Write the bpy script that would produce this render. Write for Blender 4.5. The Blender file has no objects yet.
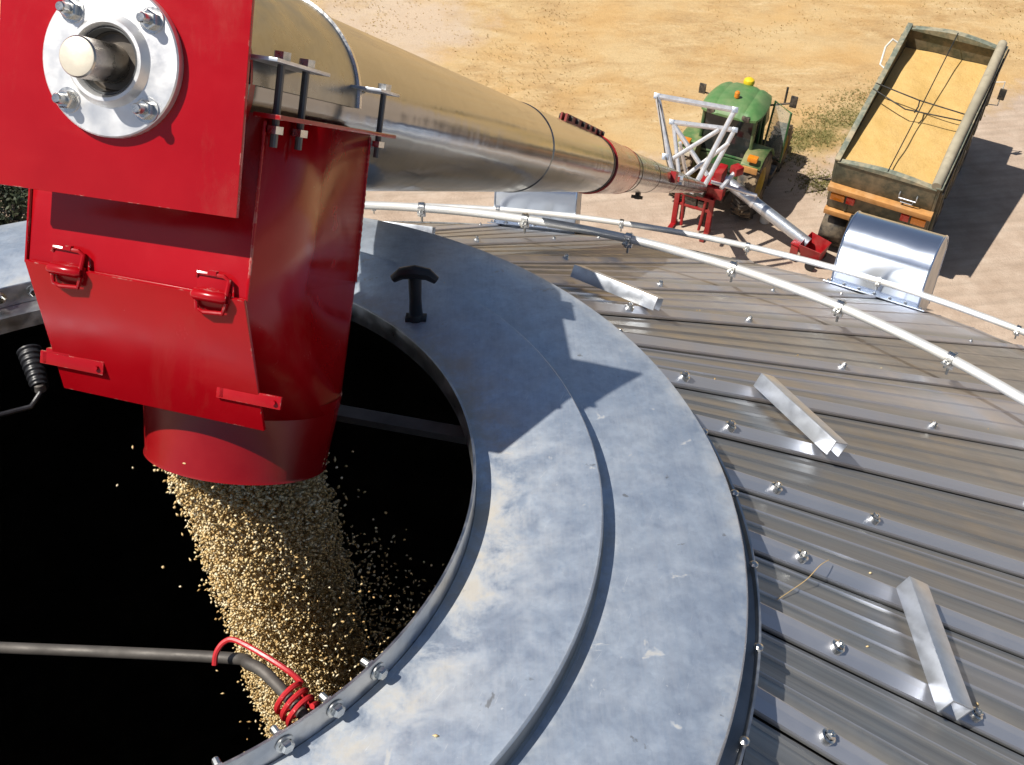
import bpy, bmesh, math, random
import numpy as np
from mathutils import Matrix, Vector
random.seed(7); rng = np.random.default_rng(7)
SC = bpy.context.scene
COL = SC.collection
R = math.radians
PI = math.pi
ZG = -15.2                      # ground level; the silo mouth is the origin

# ------------------------------------------------------------------ frames
CAM = Vector((0.0, -1.04139637, 1.02508175))
CR = Vector((0.86203121, -0.50645343, 0.02017717))
CU = Vector((0.33814802, 0.60430188, 0.72143964))
CF = Vector((0.37756869, 0.61508061, -0.6921833))
def frame(o, x, y, z):
    m = Matrix.Identity(4)
    for i in range(3):
        m[i][0], m[i][1], m[i][2], m[i][3] = x[i], y[i], z[i], o[i]
    return m
# silo roof frame (x, y, z), auger frame (x across, y down along the tube, z square to the tube)
M_SILO = Matrix(((0.99791835, 0, 0.06449013, 0), (-0.00659148, 0.99476293, 0.10199641, 0),
                 (-0.06415239, -0.10220918, 0.99269218, 0), (0, 0, 0, 1)))
A_S = Vector((0.71113742, -0.70305303, 0)); A_D = Vector((0.59200602, 0.59881348, -0.53939901)); A_N = Vector((0.37922611, 0.38358682, 0.8420503))
M_AUG = frame((-0.4319925, -0.58770512, 1.05462255), A_S, A_D, A_N)
def ground_frame(x, y, heading, z=ZG):
    """local y = heading (degrees clockwise from world y)"""
    h = R(heading)
    return frame((x, y, z), (math.cos(h), -math.sin(h), 0), (math.sin(h), math.cos(h), 0), (0, 0, 1))

# ------------------------------------------------------------------ objects
MW = {}
def put(o, parent, mw):
    COL.objects.link(o)
    MW[o] = mw.copy()
    if parent is not None:
        o.parent = parent
        o.matrix_parent_inverse = Matrix.Identity(4)
        o.matrix_basis = MW[parent].inverted() @ mw
    else:
        o.matrix_basis = mw
    return o
def tag(o, label=None, cat=None, group=None, kind=None):
    for k, v in (('label', label), ('category', cat), ('group', group), ('kind', kind)):
        if v: o[k] = v
    return o
def thing(name, label, cat, mw, group=None):
    o = put(bpy.data.objects.new(name, None), None, mw)
    o.empty_display_size = 0.2
    return tag(o, label, cat, group)

class MB:
    """collects shapes, then becomes one mesh object"""
    def __init__(s): s.v = []; s.f = []
    def add(s, vs, fs, m=None):
        b = len(s.v)
        s.v += [tuple(m @ Vector(v)) if m is not None else tuple(v) for v in vs]
        s.f += [tuple(b + i for i in f) for f in fs]
        return s
    def box(s, c, d, m=None):
        x, y, z = d[0]/2, d[1]/2, d[2]/2
        vs = [(c[0]+sx*x, c[1]+sy*y, c[2]+sz*z) for sx in (-1, 1) for sy in (-1, 1) for sz in (-1, 1)]
        return s.add(vs, [(0,1,3,2),(4,6,7,5),(0,4,5,1),(2,3,7,6),(0,2,6,4),(1,5,7,3)], m)
    def hexa(s, a, b):
        """two quads (4 points each) joined into a solid"""
        return s.add(list(a)+list(b), [(3,2,1,0),(4,5,6,7),(0,1,5,4),(1,2,6,5),(2,3,7,6),(3,0,4,7)])
    def prism(s, pts, off, m=None):
        n = len(pts); o = Vector(off)
        vs = [Vector(p) for p in pts] + [Vector(p)+o for p in pts]
        fs = [tuple(range(n))[::-1], tuple(range(n, 2*n))] + [(i, (i+1) % n, n+(i+1) % n, n+i) for i in range(n)]
        return s.add(vs, fs, m)
    def sweep(s, pts, r, n=10, caps=True, closed=False):
        pts = [Vector(p) for p in pts]; k = len(pts)
        rs = r if isinstance(r, (list, tuple)) else [r]*k
        vs = []; ref = None
        for i, p in enumerate(pts):
            if closed: t = pts[(i+1) % k]-pts[i-1]
            else: t = pts[min(i+1, k-1)]-pts[max(i-1, 0)]
            t.normalize()
            if ref is None:
                ref = Vector((0, 0, 1)) if abs(t.z) < .9 else Vector((1, 0, 0))
            a = (ref - t*ref.dot(t)).normalized(); b = t.cross(a); ref = a
            for j in range(n):
                w = 2*PI*j/n
                vs.append(p + (a*math.cos(w)+b*math.sin(w))*rs[i])
        fs = []
        for i in range(k if closed else k-1):
            i2 = (i+1) % k
            for j in range(n):
                j2 = (j+1) % n
                fs.append((i*n+j, i*n+j2, i2*n+j2, i2*n+j))
        if caps and not closed:
            fs.append(tuple(range(n))[::-1]); fs.append(tuple((k-1)*n+j for j in range(n)))
        return s.add(vs, fs)
    def bar(s, a, b, r, n=10, r2=None):
        return s.sweep([a, b], [r, r if r2 is None else r2], n)
    def lathe(s, prof, n=48, m=None, a0=0, a1=2*PI, closed=False):
        """profile of (radius, height) round the z axis"""
        full = abs(a1-a0-2*PI) < 1e-6
        k = len(prof); cols = n if full else n+1
        vs = []
        for j in range(cols):
            w = a0+(a1-a0)*j/n
            for (r, z) in prof: vs.append((r*math.cos(w), r*math.sin(w), z))
        fs = []
        for j in range(n):
            j2 = (j+1) % cols
            for i in range(k if closed else k-1):
                i2 = (i+1) % k
                fs.append((j*k+i, j2*k+i, j2*k+i2, j*k+i2))
        return s.add(vs, fs, m)
    def build(s, name, mat, parent=None, mw=None, bevel=0, angle=35, smooth=True):
        me = bpy.data.meshes.new(name)
        me.from_pydata(s.v, [], s.f)
        bm = bmesh.new(); bm.from_mesh(me)
        bmesh.ops.remove_doubles(bm, verts=bm.verts, dist=1e-6)
        bmesh.ops.recalc_face_normals(bm, faces=bm.faces)
        if bevel:
            es = [e for e in bm.edges if len(e.link_faces) == 2 and e.calc_face_angle(0) > R(30)]
            bmesh.ops.bevel(bm, geom=es, offset=bevel, segments=2, affect='EDGES', profile=.6)
        bm.to_mesh(me); bm.free()
        if smooth:
            me.shade_smooth(); me.set_sharp_from_angle(angle=R(angle))
        if mat: me.materials.append(mat)
        if mw is None: mw = MW[parent] if parent is not None else Matrix.Identity(4)
        return put(bpy.data.objects.new(name, me), parent, mw)
def copy_part(o, parent, mw):
    return put(o.copy(), parent, mw)
def smooth_path(pts, k=6):
    P_ = [Vector(p) for p in pts]; o = []
    for i in range(len(P_)-1):
        a, b, c, d = P_[max(i-1, 0)], P_[i], P_[i+1], P_[min(i+2, len(P_)-1)]
        for q in range(k):
            t = q/k
            o.append(.5*((2*b)+(c-a)*t+(2*a-5*b+4*c-d)*t*t+(3*b-a-3*c+d)*t**3))
    return o+[P_[-1]]
ALONG_Y = Matrix.Rotation(-PI/2, 4, 'X')       # lathe axis z -> +y
ALONG_X = Matrix.Rotation(PI/2, 4, 'Y')
def T(x, y, z): return Matrix.Translation((x, y, z))

# ------------------------------------------------------------------ materials
class N:
    def __init__(s, name):
        s.m = bpy.data.materials.new(name); s.m.use_nodes = True
        s.t = s.m.node_tree; s.b = s.t.nodes['Principled BSDF']
        s.co = s.n('ShaderNodeTexCoord').outputs['Object']
    def n(s, typ, **kw):
        x = s.t.nodes.new(typ)
        for k, v in kw.items(): setattr(x, k, v)
        return x
    def link(s, a, b): s.t.links.new(a, b)
    def map(s, scale=(1, 1, 1), src=None, rot=(0, 0, 0), loc=(0, 0, 0)):
        if any(rot):
            y = s.n('ShaderNodeMapping'); y.inputs['Rotation'].default_value = rot
            s.link(src or s.co, y.inputs['Vector']); src = y.outputs[0]
        x = s.n('ShaderNodeMapping'); x.inputs['Scale'].default_value = scale; x.inputs['Location'].default_value = loc
        s.link(src or s.co, x.inputs['Vector']); return x.outputs[0]
    def noise(s, scale, detail=4, rough=.55, src=None, dist=0):
        x = s.n('ShaderNodeTexNoise'); x.inputs['Scale'].default_value = scale; x.inputs['Detail'].default_value = detail
        x.inputs['Roughness'].default_value = rough; x.inputs['Distortion'].default_value = dist
        s.link(src or s.co, x.inputs['Vector']); return x.outputs['Fac']
    def vor(s, scale, src=None, feature='F1', out='Color'):
        x = s.n('ShaderNodeTexVoronoi'); x.feature = feature; x.inputs['Scale'].default_value = scale
        s.link(src or s.co, x.inputs['Vector']); return x.outputs[out]
    def ramp(s, fac, stops):
        x = s.n('ShaderNodeValToRGB'); e = x.color_ramp.elements
        for i, (p, c) in enumerate(stops):
            if i >= 2: e.new(p)
            e[i].position = p
            c = (c, c, c) if isinstance(c, (int, float)) else c
            e[i].color = (*c, 1)
        s.link(fac, x.inputs[0]); return x.outputs[0]
    def mix(s, fac, a, b, blend='MIX'):
        x = s.n('ShaderNodeMix'); x.data_type = 'RGBA'; x.blend_type = blend
        for sock, v in ((x.inputs['Factor'], fac), (x.inputs['A'], a), (x.inputs['B'], b)):
            if isinstance(v, bpy.types.NodeSocket): s.link(v, sock)
            elif isinstance(v, (int, float)):
                sock.default_value = v if sock.type == 'VALUE' else (v, v, v, 1)
            else: sock.default_value = (*v, 1)
        # inputs by index for the colour sockets
        return x.outputs['Result']
    def math(s, op, a, b=0.0):
        x = s.n('ShaderNodeMath'); x.operation = op
        for i, v in enumerate((a, b)):
            if isinstance(v, bpy.types.NodeSocket): s.link(v, x.inputs[i])
            else: x.inputs[i].default_value = v
        return x.outputs[0]
    def bump(s, h, strength=.2, dist=.01, normal=None):
        x = s.n('ShaderNodeBump'); x.inputs['Strength'].default_value = strength; x.inputs['Distance'].default_value = dist
        s.link(h, x.inputs['Height'])
        if normal: s.link(normal, x.inputs['Normal'])
        return x.outputs[0]
    def set(s, **kw):
        nm = dict(color='Base Color', metal='Metallic', rough='Roughness', normal='Normal', coat='Coat Weight', coatr='Coat Roughness',
                  spec='Specular IOR Level', trans='Transmission Weight', alpha='Alpha', aniso='Anisotropic', ior='IOR')
        for k, v in kw.items():
            sock = s.b.inputs[nm[k]]
            if isinstance(v, bpy.types.NodeSocket): s.link(v, sock)
            elif k == 'color': sock.default_value = (*v, 1)
            else: sock.default_value = v
        return s.m
def mixc(n, fac, a, b, blend='MIX'):
    x = n.n('ShaderNodeMixRGB'); x.blend_type = blend
    for i, v in enumerate((fac, a, b)):
        if isinstance(v, bpy.types.NodeSocket): n.link(v, x.inputs[i])
        elif i == 0: x.inputs[0].default_value = v
        else: x.inputs[i].default_value = (*v, 1)
    return x.outputs[0]

def simple(name, c, metal=0.0, rough=.5, var=.25, scale=30, bump=.05, coat=0.0, dirt=None, dirt_amt=.5, spec=.5):
    n = N(name)
    f = n.noise(scale, 5)
    lo = tuple(x*(1-var) for x in c); hi = tuple(min(1, x*(1+var)) for x in c)
    colr = n.ramp(f, [(.3, lo), (.7, hi)])
    rr = n.ramp(n.noise(scale*.6, 4), [(.3, max(.03, rough*.75)), (.7, min(1, rough*1.3))])
    if dirt:
        d = n.ramp(n.noise(scale*.25, 6, .65), [(.45, 0.0), (.65, dirt_amt)])
        colr = mixc(n, d, colr, dirt)
        rr = mixc(n, d, rr, (.8, .8, .8))
    kw = dict(color=colr, metal=metal, rough=rr, coat=coat, spec=spec)
    if bump: kw['normal'] = n.bump(n.noise(scale*2, 4), bump, .01)
    return n.set(**kw)

def galv_deck():
    n = N('galvanised_deck')
    sp = n.ramp(n.vor(150, out='Color'), [(.1, (.48, .565, .68)), (.9, (.55, .64, .76))])     # zinc spangle
    mott = n.ramp(n.noise(38, 8, .72), [(.32, (.80, .81, .84)), (.50, (1, 1, 1)), (.68, (1.18, 1.17, 1.14))])
    c = mixc(n, 1.0, sp, mott, 'MULTIPLY')
    cl = n.ramp(n.noise(6, 8, .70, dist=.4), [(.38, 0.0), (.66, 1.0)])
    c = mixc(n, n.math('MULTIPLY', cl, .20), c, (.58, .64, .73))
    # fine rolling marks along the sheet
    br = n.ramp(n.noise(8, 5, .7, src=n.map((1.4, 34, 1), rot=(0, 0, R(-60.8)))), [(.40, 0.0), (.62, 1.0)])
    c = mixc(n, n.math('MULTIPLY', br, .42), c, (.62, .68, .77))
    # pale dust where it settles: round the mouth, at the foot of the step, in odd blotches
    geo = n.n('ShaderNodeSeparateXYZ'); n.link(n.co, geo.inputs[0])
    rad = n.math('SQRT', n.math('ADD', n.math('POWER', geo.outputs[0], 2.0), n.math('POWER', geo.outputs[1], 2.0)))
    near = n.ramp(rad, [(.515, .9), (.55, .8), (.580, .30), (.66, .12), (.672, .6), (.69, .15), (.82, .10), (.845, .5)])
    blot = n.ramp(n.noise(13, 10, .70, dist=.3), [(.40, 0.0), (.62, 1.0)])
    dust = n.math('MULTIPLY', near, blot)
    spots = n.ramp(n.noise(21, 7, .66, dist=.5), [(.645, 0.0), (.69, .7)])
    dust = n.math('MAXIMUM', n.math('MULTIPLY', dust, .85), n.math('MULTIPLY', spots, .75))
    c = mixc(n, dust, c, (.52, .46, .36))
    # scratches, scuffs and specks
    sc = n.ramp(n.noise(34, 3, .5, src=n.map((16, .8, 1), rot=(0, 0, R(50)))), [(.70, 0.0), (.74, .8)])
    sc2 = n.ramp(n.noise(28, 3, .5, src=n.map((.8, 14, 1), rot=(0, 0, R(-28)))), [(.72, 0.0), (.76, .8)])
    sc3 = n.ramp(n.noise(90, 3, .6), [(.70, 0.0), (.74, 1.0)])
    s_ = n.math('MAXIMUM', n.math('MAXIMUM', sc, sc2), sc3)
    s_ = n.math('MULTIPLY', s_, n.ramp(n.noise(4.5, 4), [(.44, 0.0), (.60, .85)]))
    c = mixc(n, s_, c, (.82, .85, .88))
    dk = n.ramp(n.noise(30, 4, .6, dist=.3), [(.70, 0.0), (.74, .7)])
    c = mixc(n, dk, c, (.22, .22, .22))
    rr = n.ramp(n.noise(26, 6, .65), [(.3, .38), (.7, .54)])
    rr = mixc(n, dust, rr, (.9, .9, .9))
    met = mixc(n, dust, (.75, .75, .75), (.05, .05, .05))
    b = n.bump(n.noise(4, 3), .03, .02)
    b = n.bump(n.noise(60, 5, .6), .05, .003, b)
    return n.set(color=c, metal=met, rough=rr, normal=b)

def galv_roof():
    n = N('galvanised_roof_sheet')
    sep = n.n('ShaderNodeSeparateXYZ'); n.link(n.co, sep.inputs[0])
    ang = n.math('ARCTAN2', sep.outputs[1], sep.outputs[0])
    rad = n.math('SQRT', n.math('ADD', n.math('POWER', sep.outputs[0], 2.0), n.math('POWER', sep.outputs[1], 2.0)))
    comb = n.n('ShaderNodeCombineXYZ'); n.link(n.math('MULTIPLY', ang, 40.0), comb.inputs[0]); n.link(rad, comb.inputs[1])
    streak = n.noise(1.6, 6, .65, src=n.map((1, .55, 1), comb.outputs[0]))
    c = n.ramp(streak, [(.3, (.26, .262, .262)), (.7, (.44, .442, .44))])
    dust = n.ramp(n.noise(2.2, 7, .7, src=n.map((1.4, .7, 1), comb.outputs[0]), dist=.5), [(.52, 0.0), (.74, .5)])
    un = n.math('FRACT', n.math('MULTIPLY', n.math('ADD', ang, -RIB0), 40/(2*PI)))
    lit_strip = n.ramp(n.math('ADD', un, n.math('MULTIPLY', n.math('SUBTRACT', n.noise(7, 6, .7), .5), .35)), [(.10, .8), (.30, 0.0)])  # tan sun-lit strip beside each rib, painted into the sheet colour
    dust = n.math('MAXIMUM', dust, n.math('MULTIPLY', lit_strip, .8))  # mask now holds real dust plus the painted sun-lit strip
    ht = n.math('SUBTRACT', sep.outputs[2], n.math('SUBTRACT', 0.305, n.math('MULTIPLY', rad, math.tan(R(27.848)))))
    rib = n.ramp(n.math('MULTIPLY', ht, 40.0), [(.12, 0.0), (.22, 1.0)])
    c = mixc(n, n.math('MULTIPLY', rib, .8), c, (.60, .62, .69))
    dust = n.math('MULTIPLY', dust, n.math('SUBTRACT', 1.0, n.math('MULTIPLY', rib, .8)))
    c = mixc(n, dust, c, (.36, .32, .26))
    rr = n.ramp(n.noise(9, 5), [(.3, .38), (.7, .54)])
    rr = mixc(n, dust, rr, (.75, .75, .75))
    met = mixc(n, dust, (.80, .80, .80), (.25, .25, .25))
    b = n.bump(n.noise(2.2, 4), .035, .02)
    b = n.bump(n.noise(14, 3), .03, .01, b)
    return n.set(color=c, metal=met, rough=rr, normal=b)

def galv_shiny(name, c=(.62, .62, .62), rough=.18, stretch=None, bump=.08, dirt=.25, scale=8, sp_var=.06):
    n = N(name)
    src = n.map(stretch) if stretch else None
    f = n.noise(scale, 6, .62, src=src)
    colr = n.ramp(f, [(.3, tuple(x*.72 for x in c)), (.72, tuple(min(1, x*1.18) for x in c))])
    sp = n.ramp(n.vor(scale*9), [(.0, 1-sp_var), (1.0, 1+sp_var)])
    colr = mixc(n, 1.0, colr, sp, 'MULTIPLY')
    d = n.ramp(n.noise(scale*.7, 8, .7, src=src), [(.55, 0.0), (.75, dirt)])
    colr = mixc(n, d, colr, (.40, .33, .24))
    rr = n.ramp(n.noise(scale*2, 5, src=src), [(.3, rough*.8), (.7, rough*1.5)])
    rr = mixc(n, d, rr, (.7, .7, .7))
    met = mixc(n, d, (1, 1, 1), (.3, .3, .3))
    return n.set(color=colr, metal=met, rough=rr, normal=n.bump(n.noise(scale*.6, 3), bump, .02))

def red_paint():
    n = N('red_paint')
    f = n.noise(6, 6, .6)
    c = n.ramp(f, [(.3, (.33, .002, .006)), (.7, (.41, .004, .010))])
    # dull dusty rub marks and small chips
    rub = n.ramp(n.noise(5, 5, .6, src=n.map((1, 1, 3.2))), [(.58, 0.0), (.78, .22)])
    c = mixc(n, rub, c, (.55, .06, .05))
    chip = n.ramp(n.noise(120, 3, .6), [(.74, 0.0), (.76, 1.0)])
    area = n.ramp(n.noise(9, 3), [(.50, 0.0), (.58, 1.0)])
    chip = n.math('MULTIPLY', chip, area)
    c = mixc(n, chip, c, (.66, .48, .40))
    # worn edges: bare primer where the sheet turns
    bv = n.n('ShaderNodeBevel'); bv.samples = 4; bv.inputs['Radius'].default_value = .0022
    gg = n.n('ShaderNodeNewGeometry')
    dt = n.n('ShaderNodeVectorMath'); dt.operation = 'DOT_PRODUCT'
    n.link(bv.outputs[0], dt.inputs[0]); n.link(gg.outputs['Normal'], dt.inputs[1])
    ed = n.ramp(n.math('SUBTRACT', 1.0, dt.outputs['Value']), [(.02, 0.0), (.10, 1.0)])
    wear = n.ramp(n.noise(46, 6, .7), [(.54, 0.0), (.60, .9)])
    c = mixc(n, n.math('MULTIPLY', ed, wear), c, (.52, .36, .30))
    # settled grain dust in soft blotches and runs
    film = n.ramp(n.noise(4.2, 8, .72, src=n.map((1.3, 1.3, .55)), dist=.4), [(.55, 0.0), (.82, .20)])
    c = mixc(n, film, c, (.40, .20, .14))
    rr = n.ramp(n.noise(24, 5), [(.3, .15), (.7, .27)])
    rr = mixc(n, film, rr, (.75, .75, .75))
    b = n.bump(n.noise(160, 3), .04, .001)
    b = n.bump(n.noise(5, 2), .16, .015, b)
    return n.set(color=c, rough=rr, normal=b, spec=.4)

RIB0 = R(-45.3)
M = {}
M['deck'] = galv_deck()
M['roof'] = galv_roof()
M['tube'] = galv_shiny('galvanised_tube', (.35, .37, .385), .14, (1, .12, 1), .12, .35, 9, .03)
M['sleeve'] = galv_shiny('copper_tinted_sleeve', (.58, .33, .27), .2, (1, .22, 1), .10, .3, 7)  # sleeve tinted copper red over its whole length
M['cover'] = galv_shiny('weathered_cover', (.33, .345, .325), .26, (1, .5, 1), .10, .3, 14, .06)
M['zinc'] = simple('bright_zinc', (.66, .70, .76), .85, .40, .12, 40, .015)
M['bolt'] = galv_shiny('bolt_zinc', (.70, .70, .68), .25, None, .05, .25, 60)
M['steel'] = galv_shiny('machined_steel', (.62, .58, .52), .28, None, .03, .25, 40)
M['shaft_end'] = simple('sawn_shaft_end', (.74, .68, .56), .35, .55, .08, 60, .05)
M['flange'] = simple('machined_flange', (.80, .80, .80), .75, .40, .06, 60, .02)
M['ring'] = simple('white_galvanised_pipe', (.78, .78, .76), .45, .38, .08, 14, .05, dirt=(.5, .44, .36), dirt_amt=.4)
M['vent'] = simple('vent_sheet', (.64, .71, .83), .95, .20, .04, 5, .01)
M['vent_end'] = simple('vent_end_sheet', (.70, .67, .61), .55, .45, .1, 12, .06)
M['dark_pipe'] = simple('dull_grey_pipe', (.13, .135, .14), .6, .5, .2, 20, .05)
M['rod'] = simple('grey_steel_rod', (.11, .10, .09), .4, .6, .3, 25, .1)
M['lip'] = galv_shiny('galvanised_lip', (.60, .60, .60), .34, None, .06, .25, 18)
M['skirt'] = simple('shaded_galvanised_skirt', (.30, .31, .32), .75, .45, .2, 18, .06)  # galvanised sheet coloured darker to carry the shade on upright faces
M['red'] = red_paint()
M['red_dusty'] = simple('dusty_red_paint', (.36, .010, .014), 0, .4, .3, 6, .05, dirt=(.16, .07, .05), dirt_amt=.7)
M['rubber'] = simple('black_rubber', (.018, .018, .02), 0, .42, .3, 40, .12)
M['red_plastic'] = simple('red_coated_wire', (.55, .03, .035), 0, .28, .15, 40, .03, coat=.3)
M['alu'] = simple('silver_truss_tube', (.72, .72, .74), .6, .34, .1, 12, .05)
M['dark_steel'] = simple('dark_greasy_steel', (.06, .055, .05), .4, .5, .4, 14, .15, dirt=(.3, .23, .16), dirt_amt=.6)
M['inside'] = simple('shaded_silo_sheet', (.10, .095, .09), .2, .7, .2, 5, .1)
M['wall'] = simple('silo_wall_sheet', (.50, .51, .52), .85, .38, .15, 2.5, .08)

# ------------------------------------------------------------------ SILO
silo = thing('grain_silo', 'galvanised round grain silo with a ribbed cone roof and a wide open filling mouth', 'grain silo', Matrix.Translation((0, 0, ZG)))
ZA, SL = 0.305, math.tan(R(27.848))
def cz(r): return ZA - r*SL
RE = 5.25
RIB0 = R(-45.3); STEP = R(9.0)
def build_roof():
    mb = MB()
    rows = np.array([.872, 1.0, 1.2, 1.5, 1.9, 2.4, 3.0, 3.7, 4.4, RE])
    for k in range(40):
        a0 = RIB0 + k*STEP
        tilt = rng.uniform(-.004, .004)
        vs = []
        ncol = None
        for r in rows:
            w = r*STEP
            g = min(1.0, r/1.1)
            cols = [(-.0160, 0.0), (-.0148, .0085), (.0092, .0190), (.0116, .0182), (.0132, 0.0)]
            for fr in (.34, .58, .80):
                u = w*fr
                cols += [(u-.0022, 0.0), (u+.0008, .0045), (u+.0026, 0.0)]
            cols.append((w-.0195, 0.0))
            ncol = len(cols)
            for (u, h) in cols:
                a = a0 + u/r
                sag = tilt*math.sin(PI*min(1, max(0, u/w)))*r
                vs.append((r*math.cos(a), r*math.sin(a), cz(r)+h+sag))
        fs = []
        for i in range(len(rows)-1):
            for j in range(ncol-1):
                fs.append((i*ncol+j, (i+1)*ncol+j, (i+1)*ncol+j+1, i*ncol+j+1))
        mb.add(vs, fs)
    return mb
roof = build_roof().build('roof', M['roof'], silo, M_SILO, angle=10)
# sheet underside, gives the roof its thickness and keeps the inside dark
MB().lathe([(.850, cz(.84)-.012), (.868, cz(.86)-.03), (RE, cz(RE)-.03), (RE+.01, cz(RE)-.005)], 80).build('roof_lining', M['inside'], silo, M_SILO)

# bolts standing on the ribs
def bolt_mesh(rw, rh, hb):
    mb = MB().lathe([(0, -.006), (rw, -.006), (rw, .003), (rh*1.05, .004)], 14)
    mb.lathe([(rh, .003), (rh, .003+hb*.8), (rh*.8, .003+hb), (0, .003+hb)], 6)
    mb.lathe([(rh*.42, .003+hb*.9), (rh*.42, .003+hb*1.15), (rh*.3, .003+hb*1.25), (0, .003+hb*1.25)], 8)
    return mb
def cone_frame(r, az, off):
    """point on the cone: x outward down the slope, y tangential, z normal"""
    a = R(az)
    rad = Vector((math.cos(a), math.sin(a), 0))
    x = (rad*1.0 + Vector((0, 0, -SL))).normalized()
    y = Vector((-math.sin(a), math.cos(a), 0))
    z = x.cross(y)
    o = rad*r + Vector((0, 0, cz(r))) + z*off
    return M_SILO @ frame(o, x, y, z)
rib_az = [math.degrees(RIB0)+9*k for k in range(-1, 13)]
first = None
for k, az in enumerate(rib_az):
    for r in (.978, 1.19, 1.78, 2.9, 4.1):
        if r == 1.19 and k % 2: continue
        if r > 2 and k % 2 == 0 and r < 4: continue
        mw = cone_frame(r+random.uniform(-.02, .02), az, .0150) @ Matrix.Rotation(random.uniform(0, 1), 4, 'Z')
        if first is None:
            first = bolt_mesh(.0100, .0066, .0065).build('bolt', M['bolt'], roof, mw)
        else: copy_part(first, roof, mw)

# collar: upright rim flange, inner deck, step, outer deck, skirt and lower lip
NS = 180
flange = MB().lathe([(.498, -.034), (.498, 0), (.4985, .001), (.5015, .001), (.502, 0), (.502, -.034)], NS).build('rim_flange', M['lip'], silo, M_SILO)
neck = MB().lathe([(.497, -.033), (.470, -.036), (.466, -.060), (.4975, -.060)], 60, a0=R(58), a1=R(165), closed=True).build('hinge_ledge', M['lip'], silo, M_SILO)
inner = MB().lathe([(.5025, -.0325), (.53, -.031), (.57, -.027), (.585, -.0255), (.655, -.0185), (.6635, -.019), (.6655, -.021), (.666, -.0235)], NS).build('inner_deck', M['deck'], silo, M_SILO)
MB().lathe([(.6655, -.0225), (.6655, -.0485), (.670, -.0515)], NS).build('deck_step', M['skirt'], silo, M_SILO)  # step face in the darker tone, shade of the band in its colour
outer = MB().lathe([(.655, -.0505), (.70, -.0505), (.74, -.051), (.80, -.0565), (.842, -.061), (.8475, -.063), (.8495, -.066), (.85, -.07)], NS).build('outer_deck', M['deck'], silo, M_SILO)
skirt = MB().lathe([(.8485, -.069), (.8485, -.102), (.853, -.1035), (.866, -.1035)], NS).build('skirt', M['skirt'], silo, M_SILO)
MB().lathe([(.864, -.1030), (.8675, -.0985), (.8705, -.0985), (.8705, -.168), (.864, -.168)], NS).build('lower_lip', M['lip'], silo, M_SILO)
# bolts through the rim flange (head outside on the near side, tails inside)
def stud(head_out):
    mb = MB()
    mb.lathe([(0, 0), (.0105, 0), (.0105, .002), (.0075, .0025)], 14)
    mb.lathe([(.0078, .002), (.0078, .0075), (.006, .0095), (0, .0095)], 6)
    mb.lathe([(.0042, -.001), (.0042, -.022), (.003, -.0235), (0, -.0235)], 8)
    mb.lathe([(.0075, -.0055), (.0075, -.0115)], 6)
    return mb
first = None
for az, inward in ((-66.6, 0), (-73.6, 0), (-80.6, 0), (-88, 0), (86.5, 1), (92.5, 1), (99, 1)):
    a = R(az); rad = Vector((math.cos(a), math.sin(a), 0)) * (-1 if inward else 1)
    y = Vector((0, 0, 1)); x = y.cross(rad)
    rr_ = .4975 if inward else .5025
    mw = M_SILO @ frame((rr_*math.cos(a), rr_*math.sin(a), -.014), x, y, rad)
    if first is None: first = stud(1).build('bolt', M['bolt'], flange, mw)
    else: copy_part(first, flange, mw)
# small rivets round the lower lip
first = None
for k in range(-8, 9):
    a = R(-43+18*k/2.0*1.0)
    mw = M_SILO @ T(.8672*math.cos(a), .8672*math.sin(a), -.0985)
    if abs(k) > 5: continue
    mb = MB().lathe([(.006, 0), (.006, .003), (.003, .005), (0, .005)], 10)
    if first is None: first = mb.build('rivet', M['bolt'], skirt, mw)
    else: copy_part(first, skirt, mw)

# rubber T handle of the lid strap, standing on the inner deck
lt = MB()
lt.sweep([(0, 0, .008), (0, 0, .03), (0, .002, .062)], [.0085, .0075, .0085], 12)
lt.sweep([(-.026, 0, .058), (-.016, 0, .066), (0, 0, .0685), (.016, 0, .066), (.026, 0, .058)], [.005, .0075, .0085, .0075, .005], 10)
latch = lt.build('rubber_latch', M['rubber'], silo, M_SILO @ T(.545, .148, -.030) @ Matrix.Rotation(R(-32), 4, 'Z') @ Matrix.Scale(1.3, 4))
lb = MB().box((0, 0, .003), (.026, .014, .006)).lathe([(0, 0), (.010, 0), (.009, .009), (.006, .014), (0, .015)], 14)
lb.build('latch_base', M['rubber'], latch, MW[latch], bevel=.001)

# roof steps: folded channel pieces lying across the ribs
def step_mesh(L):
    mb = MB(); w, h, t = .036, .030, .003
    prof = [(-w/2, 0), (-w/2, h), (w/2, h), (w/2, 0), (w/2-t, 0), (w/2-t, h-t), (-w/2+t, h-t), (-w/2+t, 0)]
    pts = [(p[0], -L/2, p[1]) for p in prof]
    return mb.prism(pts, (0, L, 0))
first = None
for (r, az, tw) in ((1.268, 21.6, 1), (1.180, -5.3, 0), (1.132, -32.6, 0), (1.36, 49.0, 0)):
    mw = cone_frame(r, az, .0185) @ Matrix.Rotation(R(tw), 4, 'Z')
    L = .220
    first = step_mesh(L).build('roof_step', M['zinc'], silo, mw, bevel=.0012)

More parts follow.
